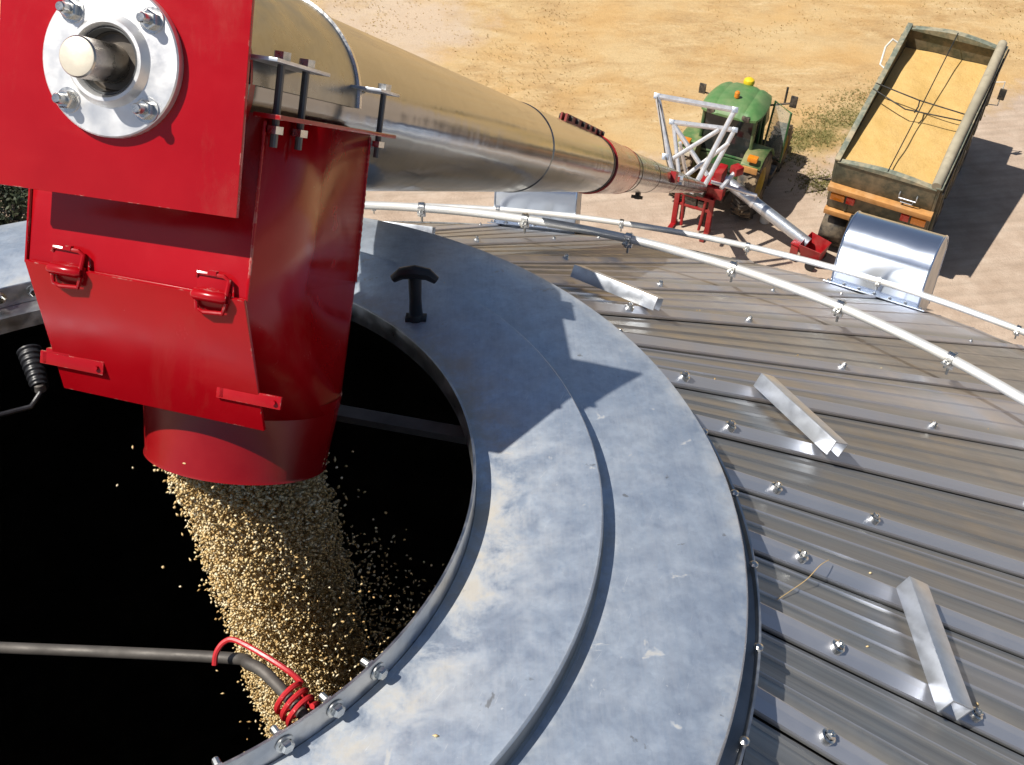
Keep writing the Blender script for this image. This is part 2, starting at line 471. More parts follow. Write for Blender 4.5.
# stiffener rings clamped round the roof
def ring(rr, z, tr, azs, sleeves, name='stiffener_ring'):
    pts = [(rr*math.cos(2*PI*k/240), rr*math.sin(2*PI*k/240), z) for k in range(240)]
    o = MB().sweep(pts, tr, 12, closed=True).build(name, M['ring'], silo, M_SILO)
    f = None
    for az in azs:
        a = R(az)
        mw = M_SILO @ frame((rr*math.cos(a), rr*math.sin(a), z), (math.cos(a), math.sin(a), 0), (-math.sin(a), math.cos(a), 0), (0, 0, 1))
        if f is None:
            mb = MB()
            mb.lathe([(tr+.001, -.011), (tr+.006, -.011), (tr+.006, .011), (tr+.001, .011)], 16, Matrix.Rotation(PI/2, 4, 'X'), closed=True)
            mb.box((.0, 0, -tr-.008), (.010, .028, .018)).bar((0, 0, -tr), (0, 0, -tr-.04), .0045, 8).box((-tr-.012, 0, -.004), (.022, .02, .006))
            mb.sweep([(-tr-.012, 0, .004), (-tr-.012, 0, -.02)], .004, 8).sweep([(tr+.010, 0, .010), (tr+.010, 0, -.03)], .004, 8)
            f = mb.build('ring_clamp', M['bolt'], o, mw)
        else: copy_part(f, o, mw)
    for (s0, s1) in sleeves:
        sp = [((rr)*math.cos(R(s0+(s1-s0)*i/8)), (rr)*math.sin(R(s0+(s1-s0)*i/8)), z) for i in range(9)]
        MB().sweep(sp, tr+.0035, 14).build('pipe_sleeve', M['dark_pipe'], o, M_SILO)
    return o
AZR = [math.degrees(RIB0)+9*k for k in range(5, 16)]
ring(2.393, -.864, .0150, AZR, [])
ring(4.971, -2.205, .0185, AZR[1:], [])

# two hooded vents near the eave
def vent(az, r0, W):
    mw0 = cone_frame(r0, az, .004)
    a = R(az)
    # local: x outward (level), y tangential, z up
    mw = M_SILO @ frame((r0*math.cos(a), r0*math.sin(a), cz(r0)+.03), (math.cos(a), math.sin(a), 0), (-math.sin(a), math.cos(a), 0), (0, 0, 1))
    prof = []
    for i in range(17):
        w = PI*(1.0-i/16*.92)
        prof.append((.16+.21*math.cos(w), .14+.23*math.sin(w)))
    prof = [(-.05, -.02)] + prof + [(.355, -.16)]
    lower = [(.30, -.17), (.05, -.06)]
    t = .004
    shell = MB(); n = len(prof)
    inn = []
    for (x, z) in prof: inn.append((x+(.16-x)*.02, z+(.1-z)*.02))
    vs = [(x, -W/2, z) for x, z in prof]+[(x, W/2, z) for x, z in prof]+[(x, -W/2, z) for x, z in inn]+[(x, W/2, z) for x, z in inn]
    fs = []
    for i in range(n-1):
        fs += [(i, i+1, n+i+1, n+i), (2*n+i, 3*n+i, 3*n+i+1, 2*n+i+1)]
    shell.add(vs, fs)
    o = shell.build('roof_vent', M['vent'], silo, mw, angle=50)
    poly = prof+lower
    for s in (-1, 1):
        pts = [(x, s*(W/2+.001), z) for x, z in poly]
        MB().prism(pts, (0, s*.004, 0)).build('end_sheet', M['vent_end'], o, mw)
        MB().sweep([(x, s*(W/2+.003), z) for x, z in prof], .006, 6).build('seam', M['vent'], o, mw)
    # base flashing
    MB().box((.13, 0, .004), (.46, W+.09, .006)).build('flashing', M['vent'], o, cone_frame(r0, az, .012))
    f = None
    for k in range(7):
        for xx in (-.075,):
            m2 = cone_frame(r0, az, .018) @ T(xx, -W/2-.02+(W+.04)*k/6, 0)
            if f is None: f = bolt_mesh(.011, .008, .009).build('bolt', M['bolt'], o, m2)
            else: copy_part(f, o, m2)
vent(26.8, 5.02, .50)
vent(51.0, 5.02, .50)

# round wall down to the ground, corrugated
ez = cz(RE)
def wall_mesh():
    mb = MB(); n = 120; vs = []; fs = []
    tops = []
    for j in range(n):
        a = 2*PI*j/n
        p = M_SILO @ Vector((5.12*math.cos(a), 5.12*math.sin(a), cz(5.12)-.03)); tops.append(p)
    K = 60
    for j in range(n):
        p = tops[j]
        for i in range(K+1):
            z = p.z + (ZG-p.z)*i/K
            k = 1 + (.0025 if i % 2 else -.0025)
            vs.append((p.x*k, p.y*k, z))
    for j in range(n):
        j2 = (j+1) % n
        for i in range(K):
            fs.append((j*(K+1)+i, j2*(K+1)+i, j2*(K+1)+i+1, j*(K+1)+i+1))
    mb.add(vs, fs)
    return mb
wall_mesh().build('wall', M['wall'], silo, Matrix.Identity(4), angle=80)
# eave edge
MB().lathe([(RE+.003, cz(RE)+.004), (RE+.003, cz(RE)-.045), (RE-.02, cz(RE)-.05)], 120).build('eave_trim', M['lip'], silo, M_SILO)
# bracing seen through the mouth
br = MB()
p0 = Vector((.34, .045, -.066)); p1 = Vector((.60, -.20, -.072))
dv = (p1-p0).normalized(); side = dv.cross(Vector((0, 0, 1))).normalized()
q = [p0+side*.0, p0+side*.004, p0+side*.004-Vector((0, 0, .012)), p0-Vector((0, 0, .012))]
br.prism(q, (p1-p0))
q = [p0, p0-side*.022, p0-side*.022-Vector((0, 0, .004)), p0-Vector((0, 0, .004))]
br.prism([v+Vector((0, 0, -.001)) for v in q], (p1-p0))
br.build('brace_angle', M['rod'], silo, M_SILO)
rod = MB().sweep(smooth_path([(-.72, .346, -.25), (-.31, .02, -.175), (.05, -.268, -.109), (.095, -.333, -.080), (.112, -.372, -.083), (.13, -.43, -.10), (.145, -.478, -.115)]), .0072, 12)
rod.build('level_rod', M['rod'], silo, M_SILO)

# ------------------------------------------------------------------ red wire coil on the rod
cp = [(.060, -.310, -.085), (.066, -.303, -.074), (.078, -.300, -.0655), (.090, -.308, -.062), (.112, -.345, -.064), (.128, -.372, -.070), (.136, -.385, -.078)]
e0 = Vector((.117, -.385, -.087)); ed = Vector((.27, -.92, -.25)).normalized()
ux = Vector((.95, .3, 0)).normalized(); uy = ed.cross(ux)
for i in range(3*16+4):
    w = 2*PI*i/16
    c = e0 + ed*(.003+.0105*i/16)
    cp.append(tuple(c + (ux*math.cos(w)+uy*math.sin(w))*.0185))
cp = smooth_path(cp[:7], 5)[:-1]+cp[6:]
coil = MB().sweep(cp, .0034, 8).build('wire_coil', M['red_plastic'], None, M_SILO)
tag(coil, 'red coated wire hook coiled round the grey rod inside the silo mouth', 'wire')

# ------------------------------------------------------------------ black corrugated boot with cable at the far left of the mouth
hose = thing('cable_boot', 'black corrugated rubber boot with a bent cable below the red chute at far left', 'cable boot', M_SILO @ T(-.012, .36, -.030))
b0 = Vector((-.007, .352, -.032)); b1 = Vector((-.010, .292, -.060))
ax = (b1-b0)
pts, rs = [], []
for i in range(29):
    pts.append(b0+ax*(i/28)); rs.append((.0185-.005*i/28)*(1.0 if i % 4 < 2 else .86))
MB().sweep(pts, rs, 18).build('boot', M['rubber'], hose, M_SILO)
MB().sweep([b1, (-.012, .285, -.066), (-.03, .275, -.078), (-.07, .272, -.075), (-.10, .268, -.07), (-.2, .26, -.06)], .0042, 10).build('cable', M['rubber'], hose, M_SILO)
MB().lathe([(.0085, -.006), (.0085, .006), (.006, .008)], 12).build('gland', M['rod'], hose, M_SILO @ T(b1.x, b1.y, b1.z))

# ------------------------------------------------------------------ AUGER
aug = thing('grain_auger', 'long galvanised auger tube with a red discharge head over the silo mouth', 'grain auger', M_AUG @ T(0, 28.5, 0))
def A(mb, name, mat, parent=None, **kw): return mb.build(name, mat, parent or aug, M_AUG, **kw)
TR = .127
ylist = [1.02]+[1.5+i*.5 for i in range(55)]
tube = A(MB().sweep([(0, y, 0) for y in ylist], TR, 72), 'tube', M['tube'], angle=60)
for y in (1.62, 3.05, 4.72, 6.35, 8.05, 11.0, 14.0, 17.0, 20.0, 23.0):
    A(MB().lathe([(TR, -.012), (TR+.0022, -.010), (TR+.0022, .010), (TR, .012)], 72, T(0, y, 0) @ ALONG_Y), 'tube_joint', M['tube'] if y < 4 else M['dark_steel'], tube) if y not in (1.62,) else None
slv = A(MB().lathe([(TR+.001, -.62), (TR+.0065, -.62), (TR+.0065, .62), (TR+.001, .62)], 72, T(0, 5.42, 0) @ ALONG_Y, closed=True), 'tube_sleeve', M['sleeve'], tube, angle=60)
for y in (4.80, 6.04):
    A(MB().lathe([(TR+.002, -.007), (TR+.0085, -.003), (TR+.0085, .003), (TR+.002, .007)], 72, T(0, y, 0) @ ALONG_Y, closed=True), 'red_band', M['red_dusty'], slv)
# bolted red lugs along the top of the sleeve
ang = R(84)
lug = MB()
fx = frame((math.cos(ang)*(TR+.003), 4.45, math.sin(ang)*(TR+.003)), (math.cos(ang), 0, math.sin(ang)), (0, 1, 0), (-math.sin(ang), 0, math.cos(ang)))
lug.box((.012, 0, 0), (.03, 1.16, .008), fx).box((.012, 0, .018), (.03, 1.16, .006), fx)
lugo = A(lug, 'clamp_flange', M['red_dusty'], slv)
f = None
for i in range(7):
    mb = MB().sweep([fx @ Vector((.014, -.52+.172*i, -.016)), fx @ Vector((.014, -.52+.172*i, .034))], .010, 8)
    A(mb, 'bolt', M['dark_steel'], slv)
# small fittings near the lower third
A(MB().box((TR+.01, 9.8, .03), (.05, .45, .10)).box((TR+.02, 10.2, .02), (.05, .15, .05)), 'bracket', M['red_dusty'], tube)
A(MB().bar((TR, 10.35, .03), (TR+.07, 10.35, .03), .03), 'fitting', M['zinc'], tube)
A(MB().box((TR+.01, 11.6, .0), (.03, .5, .05)), 'name_plate', M['zinc'], tube)
A(MB().box((.02, 7.6, -TR-.02), (.03, .12, .05)).bar((-.02, 7.55, -TR-.03), (.06, 7.55, -TR-.03), .012), 'hanger', M['dark_steel'], tube)

# end plate square to the tube
PT = 1.0
pl = MB().prism([(-.1235, PT, -.1405), (.153, PT, -.1335), (.146, PT, .165), (-.1235, PT, .165)], (0, .006, 0))
plate = A(pl, 'end_plate', M['red'], bevel=.0009)
A(MB().lathe([(.100, 0), (.100, .055)], 40, T(.012, PT+.006, 0) @ ALONG_Y).lathe([(.133, 0), (.133, .012)], 48, T(.0, PT+.045, 0) @ ALONG_Y), 'tube_collar', M['red'], plate)
# bearing flange with hub, insert and bolts
FC = (.0085, 0, 0)
FL = T(FC[0], PT-.0005, FC[2]) @ Matrix.Rotation(PI/2, 4, 'X')   # lathe z -> -y (toward the viewer)
fl = A(MB().lathe([(.0335, .012), (.0335, .016), (.036, .0195), (.0395, .0195), (.0425, .015), (.0455, .0115), (.073, .0105), (.0745, .009), (.0745, 0)], 64, FL), 'bearing_flange', M['flange'], angle=40)
A(MB().lathe([(.0333, .0125), (.031, .0145), (.030, .010), (.0285, -.012), (.0285, -.05)], 48, FL), 'bearing_seat', M['dark_pipe'], fl)
A(MB().lathe([(.0285, -.035), (.024, -.020), (.0205, -.018), (.0195, -.012), (.0195, -.05)], 40, FL), 'bearing_insert', M['dark_steel'], fl)
A(MB().lathe([(.0333, .003), (.0285, .004), (.027, .001), (0, .001)], 40, FL), 'bore_shade_disc', M['dark_steel'], fl)  # dark disc standing in for the shaded bore, as the plate has no hole
studs = [(-.0345, .0435), (.0515, .0440), (.0535, -.0415), (-.0325, -.0435)]
f = None
for (x, z) in studs:
    mw = M_AUG @ T(x, PT-.011, z) @ Matrix.Rotation(PI/2, 4, 'X') @ Matrix.Rotation(random.random(), 4, 'Z')
    if f is None:
        mb = MB()
        mb.lathe([(.0048, 0), (.0128, 0), (.0128, .002), (.0048, .0022)], 20)
        mb.lathe([(.0095, .002), (.0098, .009), (.0082, .0105), (.0045, .0105)], 6)
        mb.lathe([(.0052, .002), (.0052, .021), (.0042, .0225), (0, .0225)], 14)
        f = mb.build('bolt', M['bolt'], fl, mw, angle=30)
    else: copy_part(f, fl, mw)
sh = A(MB().lathe([(.0196, -.06), (.0196, .0605), (.0184, .062), (0, .062)], 40, T(.0065, PT, -.002) @ Matrix.Rotation(PI/2, 4, 'X')), 'shaft', M['steel'])
A(MB().lathe([(.0182, .0622), (.0176, .0626), (0, .0626)], 40, T(.0065, PT, -.002) @ Matrix.Rotation(PI/2, 4, 'X')), 'shaft_face', M['shaft_end'], sh)

# discharge box under the tube: rectangular above, tapering to a round spout
B0, B1 = 1.056, 1.392; S0, S1 = -.1155, .1475
ZT, ZB = -.028, -.226
t = .004
bx = MB()
def wallq(p): bx.add(p, [(0, 1, 2, 3)])
# outer skin
top = [(S0, B0, ZT), (S1, B0, ZT), (S1, B1, ZT), (S0, B1, ZT)]
bot = [(S0, B0, ZB), (S1, B0, ZB), (S1, B1+.012, ZB-.006), (S0, B1+.012, ZB-.006)]
for i in range(4):
    j = (i+1) % 4
    wallq([top[i], top[j], bot[j], bot[i]])
body = bx
# square to round transition down to the spout
SC_, SY, SR = .060, 1.268, .126
ZC = -.385
NQ = 12
ringp = []
corner_ang = [R(225), R(315), R(45), R(135)]
cir = lambda a, z, r=SR: (SC_+r*math.cos(a), SY+r*math.sin(a), z)
for i in range(4):
    j = (i+1) % 4
    a_i, a_j = corner_ang[i], corner_ang[j]
    mid = a_i + ((a_j-a_i) % (2*PI))/2
    wallq_pts = [bot[i], bot[j], cir(mid, ZC)]
    body.add(wallq_pts, [(0, 1, 2)])
    # conical corner fan round corner j, from this mid to the next mid
    nxt = mid + PI/2
    for k in range(NQ):
        w0 = mid+(nxt-mid)*k/NQ; w1 = mid+(nxt-mid)*(k+1)/NQ
        body.add([bot[j], cir(w0, ZC), cir(w1, ZC)], [(0, 1, 2)])
box_ = A(body, 'discharge_box', M['red'], angle=25)
m_ = box_.modifiers.new('thickness', 'SOLIDIFY'); m_.thickness = .004; m_.offset = -1
# top rim flange of the box, both sides
for sx, x0 in ((1, S1), (-1, S0)):
    A(MB().box((x0+sx*.013, (B0+B1)/2, ZT-.001), (.030, B1-B0+.05, .005)), 'box_flange', M['red'], box_, bevel=.0008)
# front panel edge fold and corner seams
A(MB().bar((S0-.001, B0-.001, -.13), (S0-.001, B0-.001, ZB), .0022, 6), 'corner_fold', M['red'], box_)
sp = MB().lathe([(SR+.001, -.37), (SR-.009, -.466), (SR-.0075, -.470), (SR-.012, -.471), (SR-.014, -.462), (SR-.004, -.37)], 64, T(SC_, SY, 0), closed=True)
M['deep_red'] = simple('deep_red_spout', (.27, .002, .005), 0, .18, .12, 12, .04, dirt=(.24, .05, .04), dirt_amt=.15)  # spout in a deeper red than the discharge box
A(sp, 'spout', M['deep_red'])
# door hanging over the front of the taper
d0, d1 = (B0-.004, -.222), (1.108, -.3765)
dn = Vector((0, -(d0[1]-d1[1]), -(d1[0]-d0[0]))).normalized()
dr = MB()
qa = [Vector((S0+.002, d0[0], d0[1])), Vector((S1+.001, d0[0], d0[1])), Vector((.163, d1[0], d1[1])), Vector((-.0905, d1[0]-.002, d1[1]+.003))]
qb = [p+dn*.005 for p in qa]
dr.hexa(qa, qb)
door = A(dr, 'hatch_door', M['red'], bevel=.0008)
def latch_loop(x, z, y):
    mb = MB()
    mb.sweep([(x-.019, y-.009, z), (x-.016, y-.010, z), (x+.016, y-.010, z), (x+.019, y-.009, z)], [.0045, .0062, .0062, .0045], 14)
    o = A(mb, 'hinge', M['red'])
    mb = MB()
    mb.sweep([(x-.020, y-.002, z+.018), (x-.018, y-.004, z+.023), (x+.012, y-.004, z+.023), (x+.018, y-.004, z+.019), (x+.018, y-.008, z+.003)], .0026, 8)
    mb.sweep([(x-.017, y-.006, z-.003), (x-.016, y-.004, z-.016), (x-.008, y-.004, z-.019), (x+.014, y-.004, z-.017), (x+.019, y-.008, z-.004)], .0026, 8)
    mb.box((x-.001, y-.004, z+.0245), (.010, .006, .005))
    A(mb, 'wire_loop', M['red'], o)
    A(MB().box((x, y-.0035, z), (.042, .004, .012)).box((x-.002, y-.002, z+.012), (.034, .002, .020)), 'hinge_leaf', M['red'], o, bevel=.0006)
def bead(p, q, name, r=.0026):
    P_, Q_ = Vector(p), Vector(q); k = int((Q_-P_).length/.004)
    A(MB().sweep([P_.lerp(Q_, i/k) for i in range(k+1)], [r*(1.0 if i % 2 else .72)*random.uniform(.85, 1.15) for i in range(k+1)], 8), name, M['red'], box_)
bead((S1+.0005, B0, -.034), (S1+.0005, B0, ZB), 'weld_bead', .0022)
bead((S1, B1, -.034), (S1, B1+.012, ZB-.006), 'weld_bead', .0022)
latch_loop(-.061, -.2255, B0-.004)
latch_loop(.111, -.2245, B0-.004)
def tab(x0, x1, z, y):
    o = A(MB().box(((x0+x1)/2, y-.007, z), (x1-x0, .004, .015)), 'door_latch', M['red'], bevel=.0008)
    A(MB().box((x0+.022, y-.004, z+.0085), (.030, .010, .006)).box((x0+.006, y-.004, z), (.006, .010, .014)), 'catch', M['red'], o, bevel=.0008)
    A(MB().sweep([(x1-.008, y-.009, z), (x1-.008, y-.013, z)], .0028, 8), 'pin', M['red'], o)
tab(-.113, -.032, -.3385, 1.094)
tab(.108, .186, -.338, 1.096)
# galvanised half shell over the tube, bolted down to the box
cov = MB().lathe([(TR+.002, 0), (TR+.006, 0), (TR+.006, .325), (TR+.002, .325)], 48, T(0, 1.050, 0) @ ALONG_Y @ Matrix.Rotation(0, 4, 'Z'), a0=R(180), a1=R(360), closed=True)
cover = A(cov, 'saddle_cover', M['cover'], angle=60)
A(MB().lathe([(TR+.0055, 0), (TR+.0095, .001), (TR+.0095, .009), (TR+.0055, .010)], 48, T(0, 1.366, 0) @ ALONG_Y, a0=R(180), a1=R(360)), 'cover_bead', M['bolt'], cover)
for sx in (1, -1):
    for (y0, y1) in ((1.02, 1.165), (1.345, 1.425)):
        A(MB().box((sx*(TR+.022), (y0+y1)/2, .026), (.044, y1-y0, .004)), 'cover_flange', M['zinc'], cover, bevel=.0008)
    for y in (1.062, 1.128, 1.398):
        mb = MB()
        xx = sx*(TR+.030) if sx > 0 else -(TR+.020)
        mb.bar((xx, y, .037), (xx, y, -.060), .0042, 10)
        o = A(mb, 'clamp_bolt', M['dark_pipe'])
        for zz in (.029, -.046):
            A(MB().lathe([(0, 0), (.0095, 0), (.0095, .008), (0, .008)], 6, T(xx, y, zz)), 'nut', M['bolt'], o)

# ------------------------------------------------------------------ lower end: lifting frame, boot, swing intake
def tbar(name, mat, pts, r, parent=None):
    return A(MB().sweep(pts, r, 10), name, mat, parent)
Y1, Y2 = 23.0, 26.0
P = lambda x, y, z: (x, y, z)
fr = tbar('lift_frame', M['alu'], [P(-1.168, Y1, 1.71), P(.47, Y1, 1.651)], .062)
tbar('strut', M['alu'], [P(-1.15, Y1, 1.69), P(-.50, Y1, .0)], .062, fr)
tbar('strut', M['alu'], [P(.46, Y1, 1.63), P(-.11, Y1, -.16)], .055, fr)
tbar('crossbar', M['alu'], [P(-.947, Y2, 1.397), P(.536, Y2, 1.423)], .062, fr)
tbar('strut', M['alu'], [P(-.947, Y2, 1.397), P(.10, Y2, .30)], .058, fr)
tbar('strut', M['alu'], [P(.52, Y2, 1.40), P(.011, Y2, -.15)], .055, fr)
tbar('strut', M['alu'], [P(-.90, Y2, 1.34), P(-.55, Y2, .18)], .05, fr)
tbar('diagonal', M['alu'], [P(.195, 24.5, 1.29), P(-.70, 24.5, .53)], .05, fr)
tbar('diagonal', M['alu'], [P(.46, 24.6, 1.05), P(-.38, 24.6, .16)], .05, fr)
tbar('diagonal', M['alu'], [P(-.60, 24.5, .9), P(-.30, 25.5, .05)], .04, fr)
# stay cables from the frame back to the tube
tbar('stay_cable', M['dark_steel'], [P(-1.168, Y1, 1.71), P(-.62, 20.5, .45), P(-.30, 17.2, .13)], .012, fr)
tbar('stay_cable', M['dark_steel'], [P(-1.1, Y1, 1.6), P(-.45, 21.5, .25)], .010, fr)
f = None
for q in ((-1.168, Y1, 1.71), (.47, Y1, 1.651), (-.947, Y2, 1.397), (.536, Y2, 1.423), (-.5, Y1, .02), (-.62, 20.5, .45)):
    A(MB().box(q, (.13, .12, .12)), 'joint_plate', M['zinc'], fr, bevel=.015)

# boot at the bottom of the tube (in level ground coordinates)
boot_o = M_AUG @ Vector((0, 27.8, 0))
HB = 58.0
GB = ground_frame(boot_o.x, boot_o.y, HB)
def G(mb, name, mat, parent=None, **kw): return mb.build(name, mat, parent or aug, GB, **kw)
hb = boot_o.z-ZG
g = MB().box((.05, .25, hb-.15), (.50, .55, .5)).box((.30, .35, hb+.20), (.22, .5, .55)).box((.42, .1, hb-.05), (.25, .3, .3))
G(g, 'intake_boot', M['red_dusty'], bevel=.03)
G(MB().box((-.1, .1, hb-.30), (.9, .22, .12)).box((-.25, -.1, hb-.1), (.35, .25, .2)).bar((-.5, .1, hb-.2), (.55, .1, hb-.2), .06), 'gearbox', M['dark_steel'], bevel=.02)
# red stand below the tube
GS = ground_frame(15.86, 16.10, 58)
st = MB().box((0, 0, 1.05), (.98, .10, .10)).box((0, .02, .70), (.86, .08, .08))
stand = st.build('stand', M['red_dusty'], aug, GS, bevel=.01)
for sx in (-1, 1):
    MB().box((sx*.30, .12, .55), (.10, .14, .75)).build('stand_post', M['dark_steel'], stand, GS, bevel=.01)
    MB().box((sx*.46, 0, .55), (.13, .12, 1.1)).box((sx*.46, -.12, .05), (.12, .55, .08)).build('stand_leg', M['red_dusty'], stand, GS, bevel=.01)
    MB().bar((sx*.24, -.02, .08), (sx*.30, 0, 1.0), .04).build('stand_brace', M['red_dusty'], stand, GS)
MB().box((-.12, .1, .82), (.35, .22, .30)).box((.2, .1, .8), (.2, .2, .25)).build('stand_bracket', M['dark_steel'], stand, GS, bevel=.02)
MB().box((.0, 0, 1.28), (.5, .3, .28)).build('stand_saddle', M['dark_steel'], stand, GS, bevel=.03)
# swing intake tube with its hopper at the trailer tail
def g_(p): return CAM+(Vector(p)-CAM)*.9818
a_ = g_((17.00, 16.42, -14.15)); b_ = g_((17.98, 13.95, -15.02))
def W(mb, name, mat, parent=None, **kw): return mb.build(name, mat, parent or aug, Matrix.Identity(4), **kw)
it = W(MB().sweep([a_, a_.lerp(b_, .25), a_.lerp(b_, .5), a_.lerp(b_, .75), b_], .150, 28), 'intake_tube', M['zinc'], angle=60)
k0 = a_.lerp(b_, .38)
W(MB().sweep([a_.lerp(b_, .36), a_.lerp(b_, .385)], .165, 24), 'tube_band', M['alu'], it)
W(MB().sweep([g_((16.45, 16.25, -14.0)), g_((17.25, 15.35, -14.15)), k0+Vector((0, 0, .15))], .05, 10), 'intake_arm', M['alu'])
RAM = [Vector((16.05, 15.43, -13.6)), Vector((16.59, 15.55, -13.3))]
W(MB().sweep(RAM, .055, 10), 'lift_ram', M['alu'])
W(MB().box(RAM[1], (.25, .25, .22)), 'ram_bracket', M['red_dusty'], bevel=.03)
GH = ground_frame(17.70, 13.46, math.degrees(math.atan2(b_.x-a_.x, b_.y-a_.y)))
hp = MB()
ti = [(-.30, .28, .58), (.30, .28, .58), (.36, -.30, .62), (-.36, -.30, .62)]
bo = [(-.20, .20, .12), (.20, .20, .12), (.2, -.22, .14), (-.2, -.22, .14)]
for i in range(4):
    j = (i+1) % 4
    hp.add([ti[i], ti[j], bo[j], bo[i]], [(0, 1, 2, 3)])
hp.add(bo, [(0, 1, 2, 3)])
ho = hp.build('intake_hopper', M['red_dusty'], aug, GH, smooth=False)
md = ho.modifiers.new('thickness', 'SOLIDIFY'); md.thickness = .02
MB().box((0, -.42, .50), (.55, .25, .05)).box((-.25, -.42, .25), (.06, .2, .4)).box((.25, -.42, .25), (.06, .2, .4)).build('hopper_frame', M['red_dusty'], ho, GH, bevel=.01)
for sx in (-1, 1):
    MB().lathe([(.10, -.04), (.13, -.03), (.13, .03), (.10, .04)], 20, T(sx*.34, .1, .131) @ ALONG_X).lathe([(0, -.03), (.1, -.035), (.1, .035), (0, .03)], 20, T(sx*.34, .1, .131) @ ALONG_X).build('hopper_wheel', M['rubber'], ho, GH)

#@@FIELD@@
# ------------------------------------------------------------------ falling grain
def islands_material(name, stops, rough=.55, noise_scale=30):
    n = N(name)
    g = n.n('ShaderNodeNewGeometry')
    c = n.ramp(g.outputs['Random Per Island'], stops)
    return n.set(color=c, rough=rough, spec=.35)
M['kernel'] = islands_material('wheat_kernel', [(0, (.44, .27, .10)), (.25, (.66, .46, .20)), (.65, (.80, .62, .33)), (1.0, (.92, .82, .58))], .32)
def kernels(P, L, Wd, name, mat, mw=Matrix.Identity(4)):
    n = len(P)
    d = rng.normal(size=(n, 3)); d /= np.linalg.norm(d, axis=1)[:, None]
    e = rng.normal(size=(n, 3)); e -= (e*d).sum(1)[:, None]*d; e /= np.linalg.norm(e, axis=1)[:, None]
    g = np.cross(d, e)
    ls = (L*rng.uniform(.75, 1.2, n))[:, None]/2; ws = (Wd*rng.uniform(.8, 1.2, n))[:, None]/2
    V = np.stack([P+d*ls, P-d*ls, P+e*ws, P-e*ws, P+g*ws, P-g*ws], 1).reshape(-1, 3)
    F = np.array([(0,2,4),(0,4,3),(0,3,5),(0,5,2),(1,4,2),(1,3,4),(1,5,3),(1,2,5)])
    F = (F[None]+6*np.arange(n)[:, None, None]).reshape(-1, 3)
    me = bpy.data.meshes.new(name)
    me.vertices.add(len(V)); me.vertices.foreach_set('co', V.astype(np.float32).ravel())
    me.loops.add(F.size); me.loops.foreach_set('vertex_index', F.astype(np.int32).ravel())
    me.polygons.add(len(F)); me.polygons.foreach_set('loop_start', np.arange(0, F.size, 3, dtype=np.int32))
    me.update(calc_edges=True); me.validate()
    me.materials.append(mat)
    return put(bpy.data.objects.new(name, me), None, mw)
out = np.array(M_AUG @ Vector((SC_, SY, -.452)))
e1, e2 = np.array(A_S), np.array(A_D)
dn_ = -np.array(A_N)
def stream(n, rad, spread, lo, hi, gauss=False):
    tau = rng.uniform(lo, hi, n)
    a = rng.uniform(0, 2*PI, n)
    q = np.sqrt(rng.uniform(0, 1, n)) if not gauss else np.abs(rng.normal(0, .8, n))
    rr = rad*q
    v0 = np.array([.15, .09, -2.2])
    Pp = out + (np.cos(a)*rr)[:, None]*e1 + (np.sin(a)*rr)[:, None]*e2
    dirr = np.cos(a)[:, None]*e1 + np.sin(a)[:, None]*e2
    Pp = Pp + v0*tau[:, None] + np.array([0, 0, -4.9])*(tau**2)[:, None] + dirr*(spread*tau*q)[:, None]
    Pp += rng.normal(0, .004, (n, 3))
    return Pp
def ragged(P0, amp):
    k = np.sin(P0[:, 2]*23+P0[:, 0]*31)*np.sin(P0[:, 2]*41-P0[:, 1]*27)+.6*np.sin(P0[:, 2]*67+P0[:, 0]*80)
    return P0+np.stack([k, -.6*k, 0*k], 1)*amp
side = np.array([.86, -.45, 0])
def flare(n, tmax):
    tau = tmax*np.sqrt(rng.uniform(0, 1, n))
    P0 = stream(n, .10, .0, 0, .001)+np.array([.17, .10, -2.2])*tau[:, None]+np.array([0, 0, -4.9])*(tau**2)[:, None]
    return P0+side*(np.abs(rng.normal(0, .55, n))*tau)[:, None]+rng.normal(0, .12, (n, 3))*tau[:, None]
Pg = np.concatenate([ragged(stream(88000, .106, .0, .0, .46), .006), flare(12000, .42), flare(2500, .32), stream(700, .110, .04, .0, .44, True)])
Pg = Pg[rng.permutation(len(Pg))]
kg = kernels(Pg, np.where(rng.random(len(Pg)) < .25, .0100, .0068), np.where(rng.random(len(Pg)) < .25, .0050, .0037), 'falling_grain', M['kernel'])
tag(kg, 'stream of golden grain falling from the red spout into the dark silo', 'grain', kind='stuff')

# loose kernels and chaff lying on the roof sheets and the collar
def on_roof(n):
    r_ = rng.uniform(.9, 2.2, n)**1.0; a_q = RIB0 + STEP*(rng.integers(-1, 9, n)+rng.uniform(.06, .30, n))
    z = ZA-r_*SL+.0030
    return np.stack([r_*np.cos(a_q), r_*np.sin(a_q), z], 1)
def on_deck(n):
    a_q = rng.uniform(R(-90), R(70), n); r_ = rng.uniform(.515, .60, n)
    r2 = rng.uniform(.675, .72, n); o = rng.random(n) < .5
    rr = np.where(o, r_, r2); z = np.where(o, -.0315+(rr-.5)*.08+.001, -.0485)
    return np.stack([rr*np.cos(a_q), rr*np.sin(a_q), z], 1)
kc = kernels(np.concatenate([on_roof(40), on_deck(3)]), .0075, .0036, 'loose_chaff', M['kernel'], M_SILO)
tag(kc, 'loose kernels and chaff lying on the silo roof sheets and collar', 'chaff', kind='stuff')

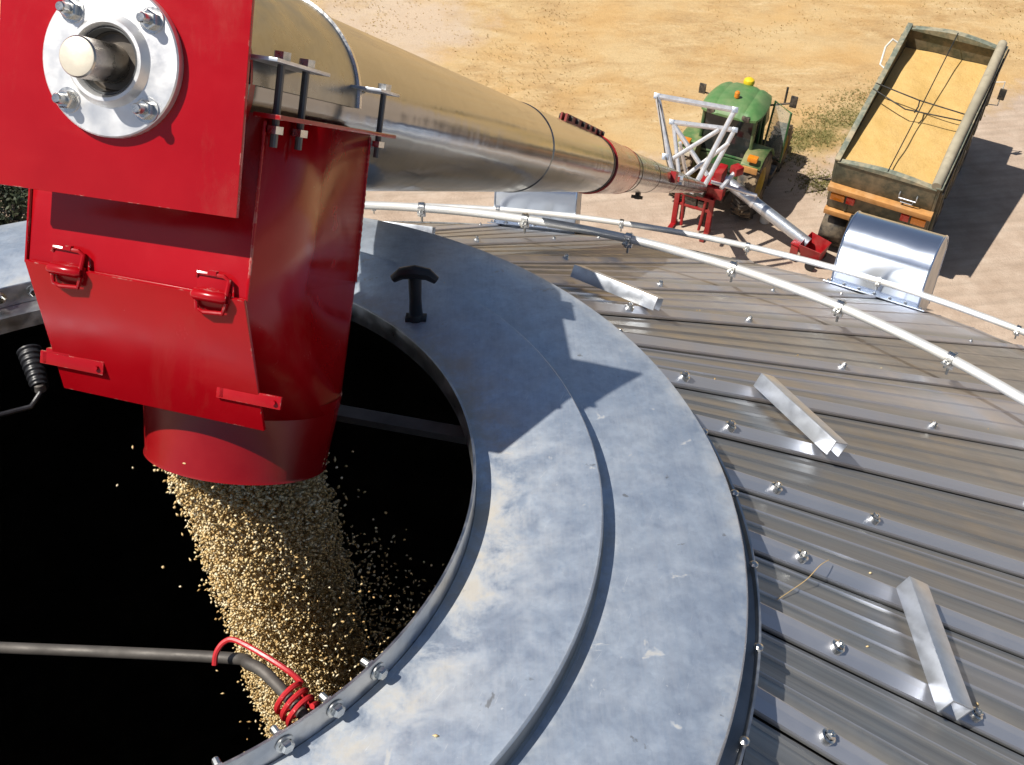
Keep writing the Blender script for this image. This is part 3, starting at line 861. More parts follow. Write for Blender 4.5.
# a bent straw lying across one rib
def on_cone(r_, az, off): return (r_*math.cos(R(az)), r_*math.sin(R(az)), cz(r_)+off)
sw = MB().sweep(smooth_path([on_cone(1.012, -27.3, .030), on_cone(.99, -28.6, .031), on_cone(.965, -30.2, .020), on_cone(.935, -31.9, .010), on_cone(.912, -33.4, .006)]), .0006, 6).build('straw_stalk', M['kernel'], None, M_SILO)
tag(sw, 'thin pale bent straw stalk lying across a roof rib right of the collar', 'straw')

# ------------------------------------------------------------------ ground
def ground_mat():
    n = N('farmyard_ground')
    sep = n.n('ShaderNodeSeparateXYZ'); n.link(n.co, sep.inputs[0])
    x, y = sep.outputs[0], sep.outputs[1]
    al = R(30.4)                                            # wheelings and stubble run this way
    st = n.map((.42, 1.0, 1), rot=(0, 0, al))
    # straw
    f1 = n.noise(1.5, 10, .72, src=st, dist=.5)
    f2 = n.noise(9, 6, .7)
    straw = n.ramp(f1, [(.28, (.38, .235, .11)), (.44, (.52, .345, .17)), (.58, (.62, .445, .235)), (.74, (.71, .565, .36))])
    straw = mixc(n, n.ramp(f2, [(.44, .0), (.72, .50)]), straw, (.31, .21, .10))
    broad = n.ramp(n.noise(.28, 6, .62, dist=.4), [(.46, 0.0), (.60, .55)])
    straw = mixc(n, broad, straw, (.62, .46, .25))
    orange = n.ramp(n.noise(.35, 5, .6), [(.45, 0.0), (.65, .6)])
    straw = mixc(n, orange, straw, (.60, .37, .15))
    fine = n.ramp(n.noise(45, 5, .7), [(.30, (.80, .79, .77)), (.70, (1.12, 1.12, 1.12))])
    # bare pale earth of the yard
    e1_ = n.noise(1.1, 8, .65)
    earth = n.ramp(e1_, [(.3, (.43, .32, .24)), (.55, (.55, .43, .335)), (.75, (.64, .53, .43))])
    tr = n.noise(3.2, 4, .5, src=n.map((.12, 1.6, 1), rot=(0, 0, R(20))))
    earth = mixc(n, n.ramp(tr, [(.45, 0.0), (.65, .35)]), earth, (.33, .26, .20))
    # edge of the yard
    edge = n.math('ADD', 17.15, n.math('MULTIPLY', n.math('MAXIMUM', n.math('SUBTRACT', 20.5, x), 0.0), .50))
    w = n.math('SUBTRACT', n.noise(.55, 7, .65), .5)
    m = n.math('ADD', n.math('SUBTRACT', edge, y), n.math('MULTIPLY', w, 5.0))
    m = n.ramp(n.math('ADD', n.math('MULTIPLY', m, .55), .5), [(.15, 0.0), (.85, 1.0)])
    # pale scuffed patch in the field
    dx = n.math('MULTIPLY', n.math('SUBTRACT', x, 13.8), .22); dy = n.math('MULTIPLY', n.math('SUBTRACT', y, 30.5), .27)
    pd = n.math('ADD', n.math('MULTIPLY', dx, dx), n.math('MULTIPLY', dy, dy))
    pm = n.ramp(n.math('ADD', pd, n.math('MULTIPLY', w, 2.2)), [(.2, .8), (.9, 0.0)])
    c = mixc(n, pm, straw, (.60, .48, .37))
    c = mixc(n, m, c, earth)
    # green weeds along the yard edge
    dg = n.math('SUBTRACT', y, edge)
    gm = n.ramp(n.math('ABSOLUTE', n.math('SUBTRACT', dg, .9)), [(.3, 1.0), (1.3, 0.0)])
    gx = n.ramp(n.math('MULTIPLY', x, .03), [(.60, 0.0), (.64, 1.0), (.78, 1.0), (.84, 0.0)])
    gn = n.ramp(n.noise(1.7, 6, .65), [(.35, 0.0), (.55, .85)])
    c = mixc(n, n.math('MULTIPLY', n.math('MULTIPLY', gm, gx), gn), c, (.16, .15, .05))
    c = mixc(n, 1.0, c, fine, 'MULTIPLY')
    b = n.bump(n.noise(14, 8, .7), .6, .05)
    b = n.bump(n.noise(1.0, 4, .5, src=st), .5, .15, b)
    return n.set(color=c, rough=.95, spec=.1, normal=b)
def ground_mesh():
    mb = MB()
    gx = [-700, -250, -100, -50]+list(np.linspace(-30, 60, 61))+[90, 150, 300, 700]
    vs = []; m = len(gx)
    for x in gx:
        for y in gx:
            r_ = math.hypot(x-18, y-15)
            h = .05*math.sin(x*.61+1.3*math.sin(y*.33))*math.cos(y*.47) if 9 < r_ < 60 else 0
            vs.append((x, y, h))
    fs = [(i*m+j, (i+1)*m+j, (i+1)*m+j+1, i*m+j+1) for i in range(m-1) for j in range(m-1)]
    return mb.add(vs, fs)
gd = ground_mesh().build('ground', ground_mat(), None, T(0, 0, ZG), angle=80)
gd['kind'] = 'structure'

# dry stubble and weeds: real blades over the field
def tufts(n, pick, h, name, mat, label, cat):
    P0 = pick(n); n = len(P0)
    nb = 4
    base = np.repeat(P0, nb, 0); k = len(base)
    a = rng.uniform(0, 2*PI, k); L = h*rng.uniform(.5, 1.3, k); lean = rng.uniform(.2, 1.0, k)
    off = np.stack([np.cos(a), np.sin(a), 0*a], 1)
    wv = np.stack([-np.sin(a), np.cos(a), 0*a], 1)*(.010*rng.uniform(.6, 1.5, k))[:, None]
    b = base + off*(.02*rng.uniform(0, 1, k))[:, None]
    tip = b + off*(L*lean)[:, None]; tip[:, 2] += L
    V = np.stack([b-wv, b+wv, tip], 1).reshape(-1, 3)
    F = np.arange(3*k).reshape(-1, 3)
    me = bpy.data.meshes.new(name)
    me.vertices.add(len(V)); me.vertices.foreach_set('co', V.astype(np.float32).ravel())
    me.loops.add(F.size); me.loops.foreach_set('vertex_index', F.astype(np.int32).ravel())
    me.polygons.add(len(F)); me.polygons.foreach_set('loop_start', np.arange(0, F.size, 3, dtype=np.int32))
    me.update(calc_edges=True); me.materials.append(mat)
    o = put(bpy.data.objects.new(name, me), None, Matrix.Identity(4))
    return tag(o, label, cat, kind='stuff')
def yard_edge(x): return 17.15+np.maximum(20.5-x, 0)*.5
def pick_dry(n):
    hd = rng.uniform(R(-6), R(66), n); r_ = np.sqrt(rng.uniform(18**2, 46**2, n))
    x, y = r_*np.sin(hd), r_*np.cos(hd)-1
    cl = np.sin(x*.9+2*np.sin(y*.5))*np.sin(y*1.1+1.5*np.sin(x*.4))+rng.normal(0, .45, n)
    k = (y > yard_edge(x)+rng.normal(.5, .6, n)) & (cl > -.15)
    return np.stack([x, y, 0*x+ZG-.01], 1)[k]
def pick_green(n):
    x = rng.uniform(20.0, 27.5, n); y = yard_edge(x)+rng.normal(1.1, .75, n)
    cl = np.sin(x*2.1)*np.sin(y*2.7+x)+rng.normal(0, .4, n)
    k = cl > -.1
    x2 = rng.normal(20.4, .35, n//10); y2 = rng.normal(16.1, .3, n//10)
    return np.concatenate([np.stack([x, y, 0*x+ZG-.01], 1)[k], np.stack([x2, y2, 0*x2+ZG-.01], 1)])
M['straw'] = islands_material('dry_straw', [(0, (.30, .18, .06)), (.4, (.48, .32, .13)), (.8, (.62, .46, .22)), (1, (.40, .36, .12))], .8)
M['weed'] = islands_material('green_weed', [(0, (.11, .12, .03)), (.5, (.20, .19, .06)), (1, (.38, .31, .12))], .7)
tufts(26000, pick_dry, .045, 'dry_grass', M['straw'], 'short dry straw coloured grass over the open ground', 'grass')
tufts(6500, pick_green, .06, 'green_weeds', M['weed'], 'patchy green weeds along the edge of the bare yard', 'weeds')

# ------------------------------------------------------------------ tipper truck with its body raised a little
M['body'] = simple('faded_green_body', (.075, .08, .055), .1, .5, .3, 6, .06, dirt=(.26, .19, .11), dirt_amt=.7)
M['rim'] = simple('scuffed_body_rim', (.20, .22, .17), .1, .55, .3, 8, .06, dirt=(.47, .38, .24), dirt_amt=.85)
M['orange'] = simple('orange_beam_paint', (.52, .25, .075), 0, .55, .2, 6, .05, dirt=(.42, .29, .16), dirt_amt=.7)
M['chassis'] = simple('dusty_black_chassis', (.04, .037, .033), .2, .6, .3, 8, .06, dirt=(.30, .23, .15), dirt_amt=.6)
M['tyre'] = simple('dusty_tyre', (.05, .045, .04), 0, .9, .3, 7, .3, dirt=(.34, .24, .14), dirt_amt=.9)
M['lamp_red'] = simple('red_lamp', (.55, .03, .015), 0, .25, .1, 30, 0, coat=.5)
M['lamp_amber'] = simple('amber_lamp', (.75, .24, .015), 0, .25, .1, 30, 0, coat=.5)
M['lamp_clear'] = simple('clear_lamp', (.75, .68, .52), 0, .25, .1, 30, 0, coat=.5)
M['cord'] = simple('black_cord', (.02, .02, .018), 0, .7, .2, 10, .1)
M['tarp'] = simple('rolled_dusty_tarp', (.40, .35, .25), 0, .85, .2, 5, .2, dirt=(.24, .22, .16), dirt_amt=.6)
M['cabwhite'] = simple('dusty_white_cab', (.68, .66, .60), 0, .35, .08, 4, .03, coat=.3)
def glass():
    n = N('dark_glass')
    return n.set(color=n.ramp(n.noise(3, 4), [(.3, (.018, .022, .022)), (.7, (.04, .045, .042))]), rough=.08, spec=.6)
M['glass'] = glass()
TH = 60.3
TX, TY = 18.415, 12.575
TGM = ground_frame(TX, TY, TH)
truck = thing('tipper_truck', 'dark green tipper truck heaped with golden grain and its body tipped up slightly', 'tipper truck', TGM)
TILT = R(13.5); BW, BL, BD = 2.45, 5.38, 1.62
# body frame: origin at the rear rim centre, y forward along the rim, z square to the rim
TB = TGM @ T(0, 0, 2.89) @ Matrix.Rotation(TILT, 4, 'X')
def B(mb, name, mat, parent=None, **kw): return mb.build(name, mat, parent or truck, TB, **kw)
h = BW/2; w = .09
bm_ = MB()
bm_.box((-h+.03, BL/2, -BD/2), (.06, BL, BD)).box((h-.03, BL/2, -BD/2), (.06, BL, BD))
bm_.box((0, BL-.03, -BD/2), (BW-.13, .06, BD)).box((0, BL/2, -BD+.05), (BW-.13, BL-.13, .1))
for i in range(9):
    for sx in (-1, 1): bm_.box((sx*(h+.035), .3+i*.6, -BD/2-.06), (.066, .09, BD-.14))
bed = B(bm_, 'tipping_body', M['body'], bevel=.008)
# bowed tailgate and front board tops
def board(y0, y1, z0, rise, zlow):
    pts = [(-h+.062, y0, z0+rise*0)]
    pts = []
    for i in range(13):
        u = -1+2*i/12
        pts.append((u*(h-.062), y0, z0+rise*(1-abs(u)**1.6)))
    pts += [(h-.062, y0, zlow), (-h+.062, y0, zlow)]
    return MB().prism(pts, (0, y1-y0, 0))
tg = B(board(-.01, .05, -.04, .10, -.72), 'tailgate', M['body'], bevel=.006)
B(board(-.035, .10, -.035, .115, -.05), 'tailgate_cap', M['rim'], tg)
B(board(BL-.12, BL+.03, -.03, .16, -.05), 'front_cap', M['rim'], bed)
B(MB().box((-h+.045, BL/2, .02), (.13, BL+.06, .05)), 'side_rail', M['rim'], bed, bevel=.012)
B(MB().box((h-.02, BL/2, .02), (.15, BL+.06, .05)), 'side_rail', M['rim'], bed, bevel=.012)
B(MB().sweep([(h-.10, -.02, .075), (h-.11, 1.3, .09), (h-.10, 2.7, .08), (h-.09, 4.0, .09), (h-.10, BL+.02, .085)], [.11, .12, .11, .12, .11], 14), 'rolled_tarp', M['tarp'])
B(MB().bar((h+.085, -.05, -.10), (h+.085, BL+.05, -.07), .022).bar((h+.085, 1.3, -.10), (h+.02, 1.3, -.02), .015).bar((h+.085, 3.4, -.10), (h+.02, 3.4, -.02), .015), 'tarp_rail', M['dark_steel'])
# ropes and bows over the load
for x0, x1 in ((.0, .03),):
    B(MB().sweep([(x0, .0, .085), (x0*.7+x1*.3, 1.7, .03), ((x0+x1)/2, 2.75, .06), (x1, BL-.04, .13)], .014, 6), 'rope', M['cord'])
for q in ([(-h, 2.85, .05), (-.1, 2.60, .09), (h-.1, 2.55, .07)], [(-h, 2.62, .05), (-.30, 2.18, .08), (h-.1, 2.32, .07)]):
    B(MB().sweep(q, .017, 6), 'tarp_bow', M['cord'])
B(MB().sweep([(-.06, 2.14, .09), (-.04, 2.35, .11), (-.08, 2.60, .10)], .018, 6), 'bow_link', M['cord'])
# tail: orange beam, lower panel, lamps, handle
ob = B(MB().box((0, -.07, -.80), (BW+.04, .22, .15)), 'rear_beam', M['orange'], bevel=.012)
lp = B(MB().box((0, -.01, -1.20), (BW-.06, .05, .62)).box((-.75, -.04, -1.2), (.06, .05, .6)).box((.75, -.04, -1.2), (.06, .05, .6)), 'lower_panel', M['body'], bevel=.006)
B(MB().box((0, -.05, -1.62), (BW+.02, .16, .16)), 'bumper_beam', M['orange'], bevel=.012)
for sx in (-1, 1):
    B(MB().box((sx*.98, -.06, -1.10), (.34, .09, .20)), 'tail_lamp', M['lamp_amber'], bevel=.012)
    B(MB().box((sx*.66, -.06, -1.10), (.20, .09, .20)), 'tail_lamp', M['lamp_red'], bevel=.012)
B(MB().sweep([(.40, -.01, -.40), (.40, -.09, -.40), (.40, -.10, -.50), (.80, -.10, -.50), (.80, -.09, -.40), (.80, -.01, -.40)], .016, 8).sweep([(.46, -.03, -.60), (.46, -.09, -.62), (.74, -.09, -.62), (.74, -.03, -.60)], .010, 8), 'tailgate_handle', M['zinc'], tg)
# chassis, wheels, cab
def C(mb, name, mat, parent=None, **kw): return mb.build(name, mat, parent or truck, TGM, **kw)
ch = C(MB().box((-.42, 3.0, .98), (.10, 7.2, .26)).box((.42, 3.0, .98), (.10, 7.2, .26)).box((0, .3, .98), (.74, .12, .2)).box((0, 2.6, .98), (.74, .12, .2)).bar((0, 4.4, 1.0), (0, 4.9, 2.15), .09, 14).box((0, .12, 1.2), (1.1, .2, .5)), 'chassis', M['chassis'], bevel=.008)
def wheel(r, wd, rimr):
    mb = MB()
    prof = [(rimr, -wd*.40), (r*.86, -wd*.5), (r*.97, -wd*.44), (r, -wd*.36), (r, wd*.36), (r*.97, wd*.44), (r*.86, wd*.5), (rimr, wd*.40)]
    mb.lathe(prof, 48, ALONG_X)
    for i in range(36):
        m = Matrix.Rotation(2*PI*i/36, 4, 'X') @ T(0, 0, r)
        mb.box((wd*.2, 0, .004), (wd*.32, .035, .02), m).box((-wd*.2, .03, .004), (wd*.32, .035, .02), m)
    return mb
def rim(wd, rimr, m=ALONG_X):
    return MB().lathe([(0, wd*.10), (rimr*.35, wd*.12), (rimr*.42, -wd*.02), (rimr*.85, wd*.05), (rimr*.92, wd*.34), (rimr*1.01, wd*.41), (rimr*1.01, -wd*.41), (rimr*.9, -wd*.3), (0, -wd*.1)], 36, m)
for y in (.95, 2.3, 6.15):
    for sx in (-1, 1):
        for dx in ((.78, 1.08) if y < 5 else (1.02,)):
            mw = TGM @ T(sx*dx, y, .512)
            o = wheel(.51, .29, .29).build('wheel', M['tyre'], truck, mw)
            rim(.29, .29, ALONG_X if sx > 0 else Matrix.Rotation(-PI/2, 4, 'Y')).build('rim', M['chassis'], o, mw)
    C(MB().bar((-1.0, y, .52), (1.0, y, .52), .07), 'axle', M['chassis'])
for sx in (-1, 1):
    pts = []
    for i in range(13):
        a = PI*(1.08-1.16*i/12); pts.append((sx*.93, .95+.66*math.cos(a), .56+.60*math.sin(a)))
    mg = MB()
    for y in (.95, 2.3):
        q = [(0, y+.64*math.cos(PI*(1.05-1.1*i/12)), .56+.58*math.sin(PI*(1.05-1.1*i/12))) for i in range(13)]
        vs = [(sx*.64, p[1], p[2]) for p in q]+[(sx*1.23, p[1], p[2]) for p in q]
        mg.add(vs, [(i, i+1, 14+i, 13+i) for i in range(12)])
    o = C(mg, 'mudguard', M['chassis']); md = o.modifiers.new('thickness', 'SOLIDIFY'); md.thickness = .015
    C(MB().box((sx*.95, 3.9, .95), (.55, 1.1, .55)), 'side_tank', M['chassis'], bevel=.06)
cab = MB().hexa([(-1.15, 5.55, .75), (1.15, 5.55, .75), (1.15, 7.35, .75), (-1.15, 7.35, .75)], [(-1.10, 5.60, 2.72), (1.10, 5.60, 2.72), (1.08, 7.05, 2.72), (-1.08, 7.05, 2.72)])
cb = C(cab, 'cab', M['cabwhite'], bevel=.07)
C(MB().hexa([(-1.0, 7.23, 1.7), (1.0, 7.23, 1.7), (.98, 7.12, 2.5), (-.98, 7.12, 2.5)], [(-1.0, 7.26, 1.7), (1.0, 7.26, 1.7), (.98, 7.15, 2.5), (-.98, 7.15, 2.5)]), 'windscreen', M['glass'], cb)
for sx in (-1, 1):
    C(MB().hexa([(sx*1.145, 5.9, 1.75), (sx*1.145, 6.95, 1.75), (sx*1.115, 6.9, 2.45), (sx*1.115, 5.95, 2.45)], [(sx*1.16, 5.9, 1.75), (sx*1.16, 6.95, 1.75), (sx*1.13, 6.9, 2.45), (sx*1.13, 5.95, 2.45)]), 'side_window', M['glass'], cb)
    mm = C(MB().sweep([(sx*1.12, 6.95, 2.4), (sx*1.42, 7.05, 2.45), (sx*1.45, 7.05, 1.75), (sx*1.13, 6.95, 1.75)], .018, 8), 'mirror_arm', M['cabwhite'], cb)
    C(MB().box((sx*1.46, 7.02, 2.1), (.18, .06, .32)), 'mirror', M['chassis'], cb, bevel=.02)
# white tubular hook on the front left of the body
B(MB().sweep([(-h-.02, BL-.5, -.25), (-h-.22, BL-.45, -.2), (-h-.30, BL-.75, -.25), (-h-.26, BL-1.15, -.5), (-h-.03, BL-1.25, -.55)], .028, 8), 'ladder_hook', M['cabwhite'], bed)
# the load
def grain_mat():
    n = N('grain_load')
    c = n.ramp(n.noise(1.6, 6, .6), [(.3, (.60, .385, .13)), (.7, (.71, .475, .19))])
    f = n.ramp(n.noise(60, 4, .7), [(.3, (.75, .75, .75)), (.7, (1.15, 1.15, 1.15))])
    c = mixc(n, 1.0, c, f, 'MULTIPLY')
    return n.set(color=c, rough=.85, spec=.15, normal=n.bump(n.noise(45, 6, .7), .5, .03, n.bump(n.noise(2.6, 5, .6), .5, .12)))
ld = MB(); nx, ny = 24, 50; vs = []
for i in range(nx+1):
    for j in range(ny+1):
        x = -h+.075+(BW-.15)*i/nx; y = .055+(BL-.13)*j/ny
        u = j/ny
        z = -.10-.52*u**.85 + .06*math.sin(PI*i/nx)*(1-u*.4) + .015*math.sin(x*5+y*3)+.012*math.sin(y*4.3-x*2)
        if u < .12: z -= .04*(1-u/.12)
        vs.append((x, y, z))
k0 = len(vs)
fs = [(i*(ny+1)+j, (i+1)*(ny+1)+j, (i+1)*(ny+1)+j+1, i*(ny+1)+j+1) for i in range(nx) for j in range(ny)]
ld.add(vs, fs)
# sides and underside so the load is a solid heap
b0_ = [(-h+.075, .055, -BD+.12), (h-.075, .055, -BD+.12), (h-.075, BL-.075, -BD+.12), (-h+.075, BL-.075, -BD+.12)]
def edge_idx():
    e = [i*(ny+1) for i in range(nx+1)]; e += [nx*(ny+1)+j for j in range(1, ny+1)]
    e += [i*(ny+1)+ny for i in range(nx-1, -1, -1)]; e += [j for j in range(ny-1, 0, -1)]
    return e
ei = edge_idx(); ev = [vs[i] for i in ei]; nb = len(ei)
ld.add(ev+[(v[0], v[1], -BD+.12) for v in ev], [(i, (i+1) % nb, nb+(i+1) % nb, nb+i) for i in range(nb)]+[tuple(range(nb, 2*nb))])
lo_ = ld.build('grain_load', grain_mat(), None, TB, angle=60)
tag(lo_, 'golden load of grain filling the raised body of the tipper truck', 'grain load', kind='stuff')

# ------------------------------------------------------------------ tractor
M['green'] = simple('green_tractor_paint', (.04, .125, .04), 0, .42, .2, 5, .03, coat=.15, dirt=(.25, .21, .12), dirt_amt=.6)
M['green_roof'] = simple('sun_faded_green_roof', (.095, .225, .07), 0, .45, .12, 5, .03, dirt=(.28, .26, .15), dirt_amt=.35)
M['fender'] = simple('dusty_green_fender', (.10, .19, .06), 0, .5, .25, 5, .04, dirt=(.44, .32, .16), dirt_amt=.8)
M['yellow'] = simple('yellow_plastic', (.80, .56, .02), 0, .4, .08, 12, .03, coat=.3)
M['wheel_yellow'] = simple('dusty_yellow_rim', (.62, .42, .05), 0, .5, .2, 8, .05, dirt=(.38, .29, .18), dirt_amt=.6)
KH = 58.0
KG = ground_frame(17.2, 16.75, KH) @ Matrix.Diagonal((1, 1, 1.05, 1))
trac = thing('farm_tractor', 'dusty green farm tractor with a yellow roof dome parked at the foot of the auger', 'tractor', KG)
def K(mb, name, mat, parent=None, **kw): return mb.build(name, mat, parent or trac, KG, **kw)
def big_wheel(r, wd, rimr):
    mb = MB()
    prof = [(rimr, -wd*.42), (r*.80, -wd*.5), (r*.93, -wd*.47), (r*.965, -wd*.40), (r*.97, wd*.40), (r*.93, wd*.47), (r*.80, wd*.5), (rimr, wd*.42)]
    mb.lathe(prof, 48, ALONG_X)
    nl = 20
    for i in range(nl):
        for sx in (-1, 1):
            m = Matrix.Rotation(2*PI*(i+(.5 if sx > 0 else 0))/nl, 4, 'X') @ T(sx*wd*.24, 0, r*.975) @ Matrix.Rotation(sx*R(38), 4, 'Z')
            mb.box((0, 0, 0), (wd*.60, .055, .07), m)
    return mb
for sx in (-1, 1):
    for (y, r, wd, tr) in ((0, .86, .52, .88), (2.55, .62, .42, .86)):
        mw = KG @ T(sx*tr, y, r)
        o = big_wheel(r, wd, r*.56).build('wheel', M['tyre'], trac, mw)
        rim(wd, r*.56, ALONG_X if sx > 0 else Matrix.Rotation(-PI/2, 4, 'Y')).build('rim', M['wheel_yellow'], o, mw)
K(MB().bar((-.85, 0, .86), (.85, 0, .86), .13).bar((-.8, 2.55, .62), (.8, 2.55, .62), .09).box((0, 1.2, .85), (.55, 3.2, .5)).box((0, -.25, .85), (.6, .5, .6)), 'transmission', M['dark_steel'], bevel=.03)
# hood
hp_ = [(-.42, .95, 1.0), (.42, .95, 1.0), (.36, 3.15, 1.0), (-.36, 3.15, 1.0)]
ht_ = [(-.38, .95, 1.92), (.38, .95, 1.92), (.28, 3.05, 1.66), (-.28, 3.05, 1.66)]
hood = K(MB().hexa(hp_, ht_), 'hood', M['green'], bevel=.09)
K(MB().bar((.55, 1.15, 1.2), (.55, 1.15, 2.55), .05), 'exhaust', M['dark_steel'])
for sx in (-1, 1):
    K(MB().box((sx*.2, 3.13, 1.45), (.2, .04, .1)), 'headlight', M['lamp_clear'], hood, bevel=.01)
# cab: glazed box with green posts and a moulded roof
gl = MB().hexa([(-.68, .0, 1.05), (.68, .0, 1.05), (.62, 1.30, 1.05), (-.62, 1.30, 1.05)], [(-.66, -.05, 2.62), (.66, -.05, 2.62), (.58, 1.15, 2.62), (-.58, 1.15, 2.62)])
cab = K(gl, 'cab_glass', M['glass'], bevel=.03)
po = MB()
cs0 = [(-.69, -.01), (.69, -.01), (.63, 1.31), (-.63, 1.31)]; cs1 = [(-.67, -.06), (.67, -.06), (.59, 1.16), (-.59, 1.16)]
for a, b in zip(cs0, cs1): po.bar((a[0], a[1], 1.05), (b[0], b[1], 2.62), .045, 8)
po.bar((-.69, -.01, 1.45), (.69, -.01, 1.45), .035, 8)
po.bar((.0, -.03, 1.05), (0, -.03, 1.45), .03, 8)
po.bar((-.69, .62, 1.05), (-.66, .58, 2.62), .035, 8).bar((.69, .62, 1.05), (.66, .58, 2.62), .035, 8)
K(po, 'cab_frame', M['green'], cab)
K(MB().box((0, .6, 1.0), (1.35, 1.45, .16)).box((0, -.03, 1.22), (1.3, .06, .36)), 'cab_base', M['green'], cab, bevel=.02)
# roof, rounded with raised side panels
rf = MB(); nx, ny = 16, 16; vs = []
def roof_pt(i, j, top):
    u = -1+2*i/nx; v = -1+2*j/ny
    # rounded rectangle
    cx_, cy_ = u, v
    sx = .80*(1-.10*abs(v)**4 - .08*max(0, v)); sy = .82*(1-.12*abs(u)**4)
    z = 2.66+.24*(1-abs(u)**4)*(1-abs(v)**4)**.8
    if top and abs(abs(u)-.55) < .07: z -= .035
    return (u*sx, .52+v*sy, z if top else 2.60)
for top in (1, 0):
    for i in range(nx+1):
        for j in range(ny+1): vs.append(roof_pt(i, j, top))
Q_ = (nx+1)*(ny+1)
fs = []
for i in range(nx):
    for j in range(ny):
        a = i*(ny+1)+j
        fs.append((a, a+ny+1, a+ny+2, a+1)); fs.append((Q_+a, Q_+a+1, Q_+a+ny+2, Q_+a+ny+1))
bd = [i*(ny+1) for i in range(nx+1)]+[nx*(ny+1)+j for j in range(1, ny+1)]+[i*(ny+1)+ny for i in range(nx-1, -1, -1)]+[j for j in range(ny-1, 0, -1)]
for q in range(len(bd)):
    a, b = bd[q], bd[(q+1) % len(bd)]
    fs.append((a, b, Q_+b, Q_+a))
rf.add(vs, fs)
roof_t = K(rf, 'cab_roof', M['green_roof'], angle=30)
for x in (-.46, .46):
    K(MB().box((x, -.24, 2.66), (.20, .10, .12)), 'work_lamp', M['dark_steel'], roof_t, bevel=.015)
K(MB().lathe([(.05, 0), (.05, .05), (.07, .05), (.065, .16), (.04, .19), (0, .19)], 18, T(.02, .22, 2.88)), 'beacon', M['lamp_amber'], roof_t)
K(MB().lathe([(.10, 0), (.13, .03), (.15, .09), (.13, .16), (.07, .20), (0, .21)], 22, T(.02, 1.22, 2.78)).box((.02, 1.18, 2.74), (.30, .16, .08)), 'guidance_dome', M['yellow'], roof_t)
# fenders with lamps
for sx in (-1, 1):
    fm = MB(); rr0 = .97; vs = []; nn = 16
    for i in range(nn+1):
        a = R(128-100*i/nn)
        yy, zz = -rr0*math.cos(PI-a)*-1, .86+rr0*math.sin(a)
        yy = rr0*math.cos(a)
        for xo in (.62, 1.14): vs.append((sx*xo, yy, min(zz, 1.80)))
    fs = [(2*i, 2*i+1, 2*i+3, 2*i+2) for i in range(nn)]
    fm.add(vs, fs)
    # inner cheek
    vs = []
    for i in range(nn+1):
        a = R(128-100*i/nn); vs += [(sx*.62, rr0*math.cos(a), min(.86+rr0*math.sin(a), 1.80)), (sx*.62, rr0*math.cos(a)*.8, .95)]
    fm.add(vs, [(2*i, 2*i+1, 2*i+3, 2*i+2) for i in range(nn)])
    fo = K(fm, 'fender', M['fender'], angle=50)
    md = fo.modifiers.new('thickness', 'SOLIDIFY'); md.thickness = .035
    K(MB().box((sx*.90, -.52, 1.84), (.26, .18, .13)), 'fender_lamp', M['lamp_amber'], fo, bevel=.03)
    K(MB().box((sx*.90, -.66, 1.60), (.40, .05, .16)), 'reflector', M['lamp_clear'] if sx < 0 else M['orange'], fo, bevel=.015)
# right door standing open, mirrors
dr_ = MB().sweep([(1.30, .95, 1.1), (1.32, .92, 2.50), (.80, 1.22, 2.55), (.72, 1.26, 1.12)], .03, 8, closed=True)
do = K(dr_, 'open_door', M['green'])
M['clear_glass'] = N('clear_door_glass').set(color=(.5, .55, .5), rough=.06, alpha=.25)
K(MB().hexa([(1.28, .95, 1.15), (1.30, .92, 2.46), (.82, 1.21, 2.5), (.74, 1.25, 1.15)], [(1.285, .965, 1.15), (1.305, .935, 2.46), (.825, 1.225, 2.5), (.745, 1.265, 1.15)]), 'door_glass', M['clear_glass'], do)
K(MB().bar((-.62, 1.2, 2.3), (-1.15, 1.15, 2.35), .02).box((-1.15, 1.12, 2.45), (.18, .06, .26)), 'mirror', M['dark_steel'], bevel=.015)
K(MB().bar((.62, 1.2, 2.4), (1.20, 1.45, 2.5), .025).box((1.22, 1.42, 2.55), (.18, .06, .30)).bar((1.0, 1.4, 2.45), (1.0, 1.4, 2.9), .03), 'mirror', M['dark_steel'], bevel=.015)
K(MB().box((.95, 1.0, .75), (.5, .55, .10)).box((.95, 1.0, .45), (.45, .4, .06)).bar((.75, 1.0, .4), (.75, 1.0, .95), .03), 'step', M['dark_steel'], bevel=.01)
K(MB().bar((-.42, -.05, .75), (-.40, -.95, .70), .05).bar((.42, -.05, .75), (.40, -.95, .70), .05).bar((0, -.3, 1.2), (0, -.9, 1.15), .045).box((0, -.45, 1.05), (.55, .3, .45)), 'hitch_linkage', M['dark_steel'], bevel=.01)

# ------------------------------------------------------------------ white container on the dirt
jg = thing('plastic_container', 'small white plastic container standing on the dirt beside the silver intake tube', 'container', ground_frame(17.82, 15.41, 20))
MB().lathe([(0, .0), (.12, .0), (.14, .02), (.14, .24), (.12, .30), (.06, .34), (.055, .38), (0, .38)], 24).build('bottle_body', M['cabwhite'], jg)
MB().lathe([(.062, .375), (.062, .42), (0, .425)], 18).build('cap', simple('mauve_cap', (.35, .12, .20), 0, .4), jg)

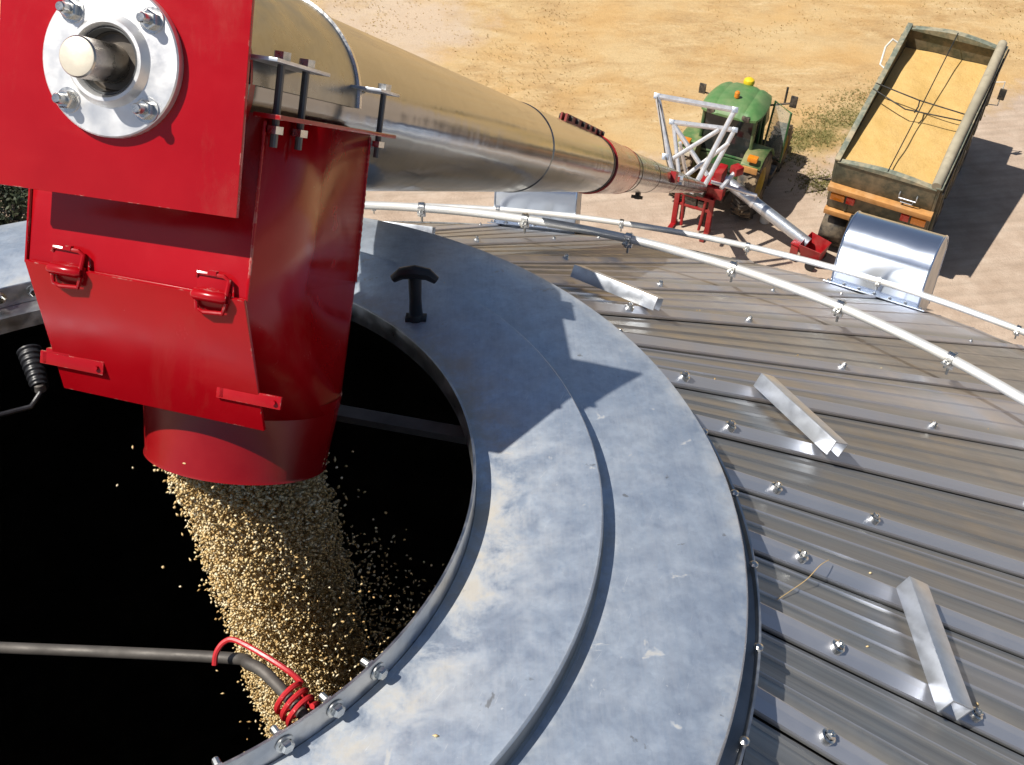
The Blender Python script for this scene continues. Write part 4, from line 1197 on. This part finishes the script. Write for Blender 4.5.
# ------------------------------------------------------------------ dark bush out beyond the far left of the collar
M['leaf'] = islands_material('dark_leaf', [(0, (.012, .018, .010)), (.5, (.03, .042, .02)), (1, (.07, .08, .04))], .6)
M['twig'] = simple('dark_twig', (.06, .045, .03), 0, .8)
def bush(x, y, rad, hgt, n):
    mw = ground_frame(x, y, 0)
    o = thing('bush', 'dark leafy bush on the ground beyond the collar at the far left edge', 'bush', mw)
    mb = MB()
    for i in range(14):
        a = random.uniform(0, 2*PI); l = random.uniform(.4, .9)
        mb.sweep([(0, 0, 0), (rad*.4*l*math.cos(a), rad*.4*l*math.sin(a), hgt*.4*l), (rad*.8*l*math.cos(a), rad*.8*l*math.sin(a), hgt*.9*l)], [.05, .03, .01], 6)
    mb.build('branch', M['twig'], o)
    d = rng.normal(size=(n, 3)); d /= np.linalg.norm(d, axis=1)[:, None]; d[:, 2] = np.abs(d[:, 2])
    lump = 1+.25*np.sin(d[:, 0]*5+1)*np.sin(d[:, 1]*6)+.15*np.sin(d[:, 2]*9)
    Pn = d*(rng.uniform(.45, 1, n)**.6*lump)[:, None]*np.array([rad, rad, hgt])
    a = rng.normal(size=(n, 3)); a /= np.linalg.norm(a, axis=1)[:, None]
    b = np.cross(a, rng.normal(size=(n, 3))); b /= np.linalg.norm(b, axis=1)[:, None]
    s = rng.uniform(.05, .10, n)[:, None]
    V = np.stack([Pn-a*s, Pn+b*s*.45, Pn+a*s, Pn-b*s*.45], 1).reshape(-1, 3)
    MB().add(V.tolist(), [(4*i, 4*i+1, 4*i+2, 4*i+3) for i in range(n)]).build('foliage', M['leaf'], o, mw, smooth=False)
bush(.7, 24.6, 1.7, 1.6, 6500)

# ------------------------------------------------------------------ light, sky, camera
SUN_EL, SUN_AZ = 57.3, 282.0            # the sun stands to the west, shadows run to heading 102
wd = bpy.data.worlds.new('World'); SC.world = wd; wd.use_nodes = True
nt = wd.node_tree; nt.nodes.clear()
sky = nt.nodes.new('ShaderNodeTexSky'); sky.sky_type = 'NISHITA'; sky.sun_disc = False
sky.sun_elevation = R(SUN_EL); sky.sun_rotation = R(SUN_AZ); sky.air_density = 1.0; sky.dust_density = 1.2; sky.ozone_density = 1.0
bg = nt.nodes.new('ShaderNodeBackground'); bg.inputs[1].default_value = .062
ow = nt.nodes.new('ShaderNodeOutputWorld')
nt.links.new(sky.outputs[0], bg.inputs[0]); nt.links.new(bg.outputs[0], ow.inputs[0])
sl = bpy.data.lights.new('sun', 'SUN'); sl.energy = 5.0; sl.angle = R(.53); sl.color = (1, .95, .87)
so = bpy.data.objects.new('sun', sl); COL.objects.link(so)
trav = Vector((math.sin(R(SUN_AZ+180))*math.cos(R(SUN_EL)), math.cos(R(SUN_AZ+180))*math.cos(R(SUN_EL)), -math.sin(R(SUN_EL))))
so.rotation_euler = trav.to_track_quat('-Z', 'Y').to_euler(); so.location = (0, 0, 30)
cd = bpy.data.cameras.new('camera'); co = bpy.data.objects.new('camera', cd); COL.objects.link(co)
co.matrix_world = frame(CAM, CR, CU, -CF)
cd.sensor_width = 36; cd.sensor_fit = 'HORIZONTAL'; cd.lens = 36*1057.8367/1024
cd.clip_start = .02; cd.clip_end = 3000
SC.camera = co
SC.view_settings.view_transform = 'Standard'; SC.view_settings.look = 'None'
SC.view_settings.exposure = 0.14; SC.view_settings.gamma = 1.0; SC.view_settings.use_curve_mapping = False
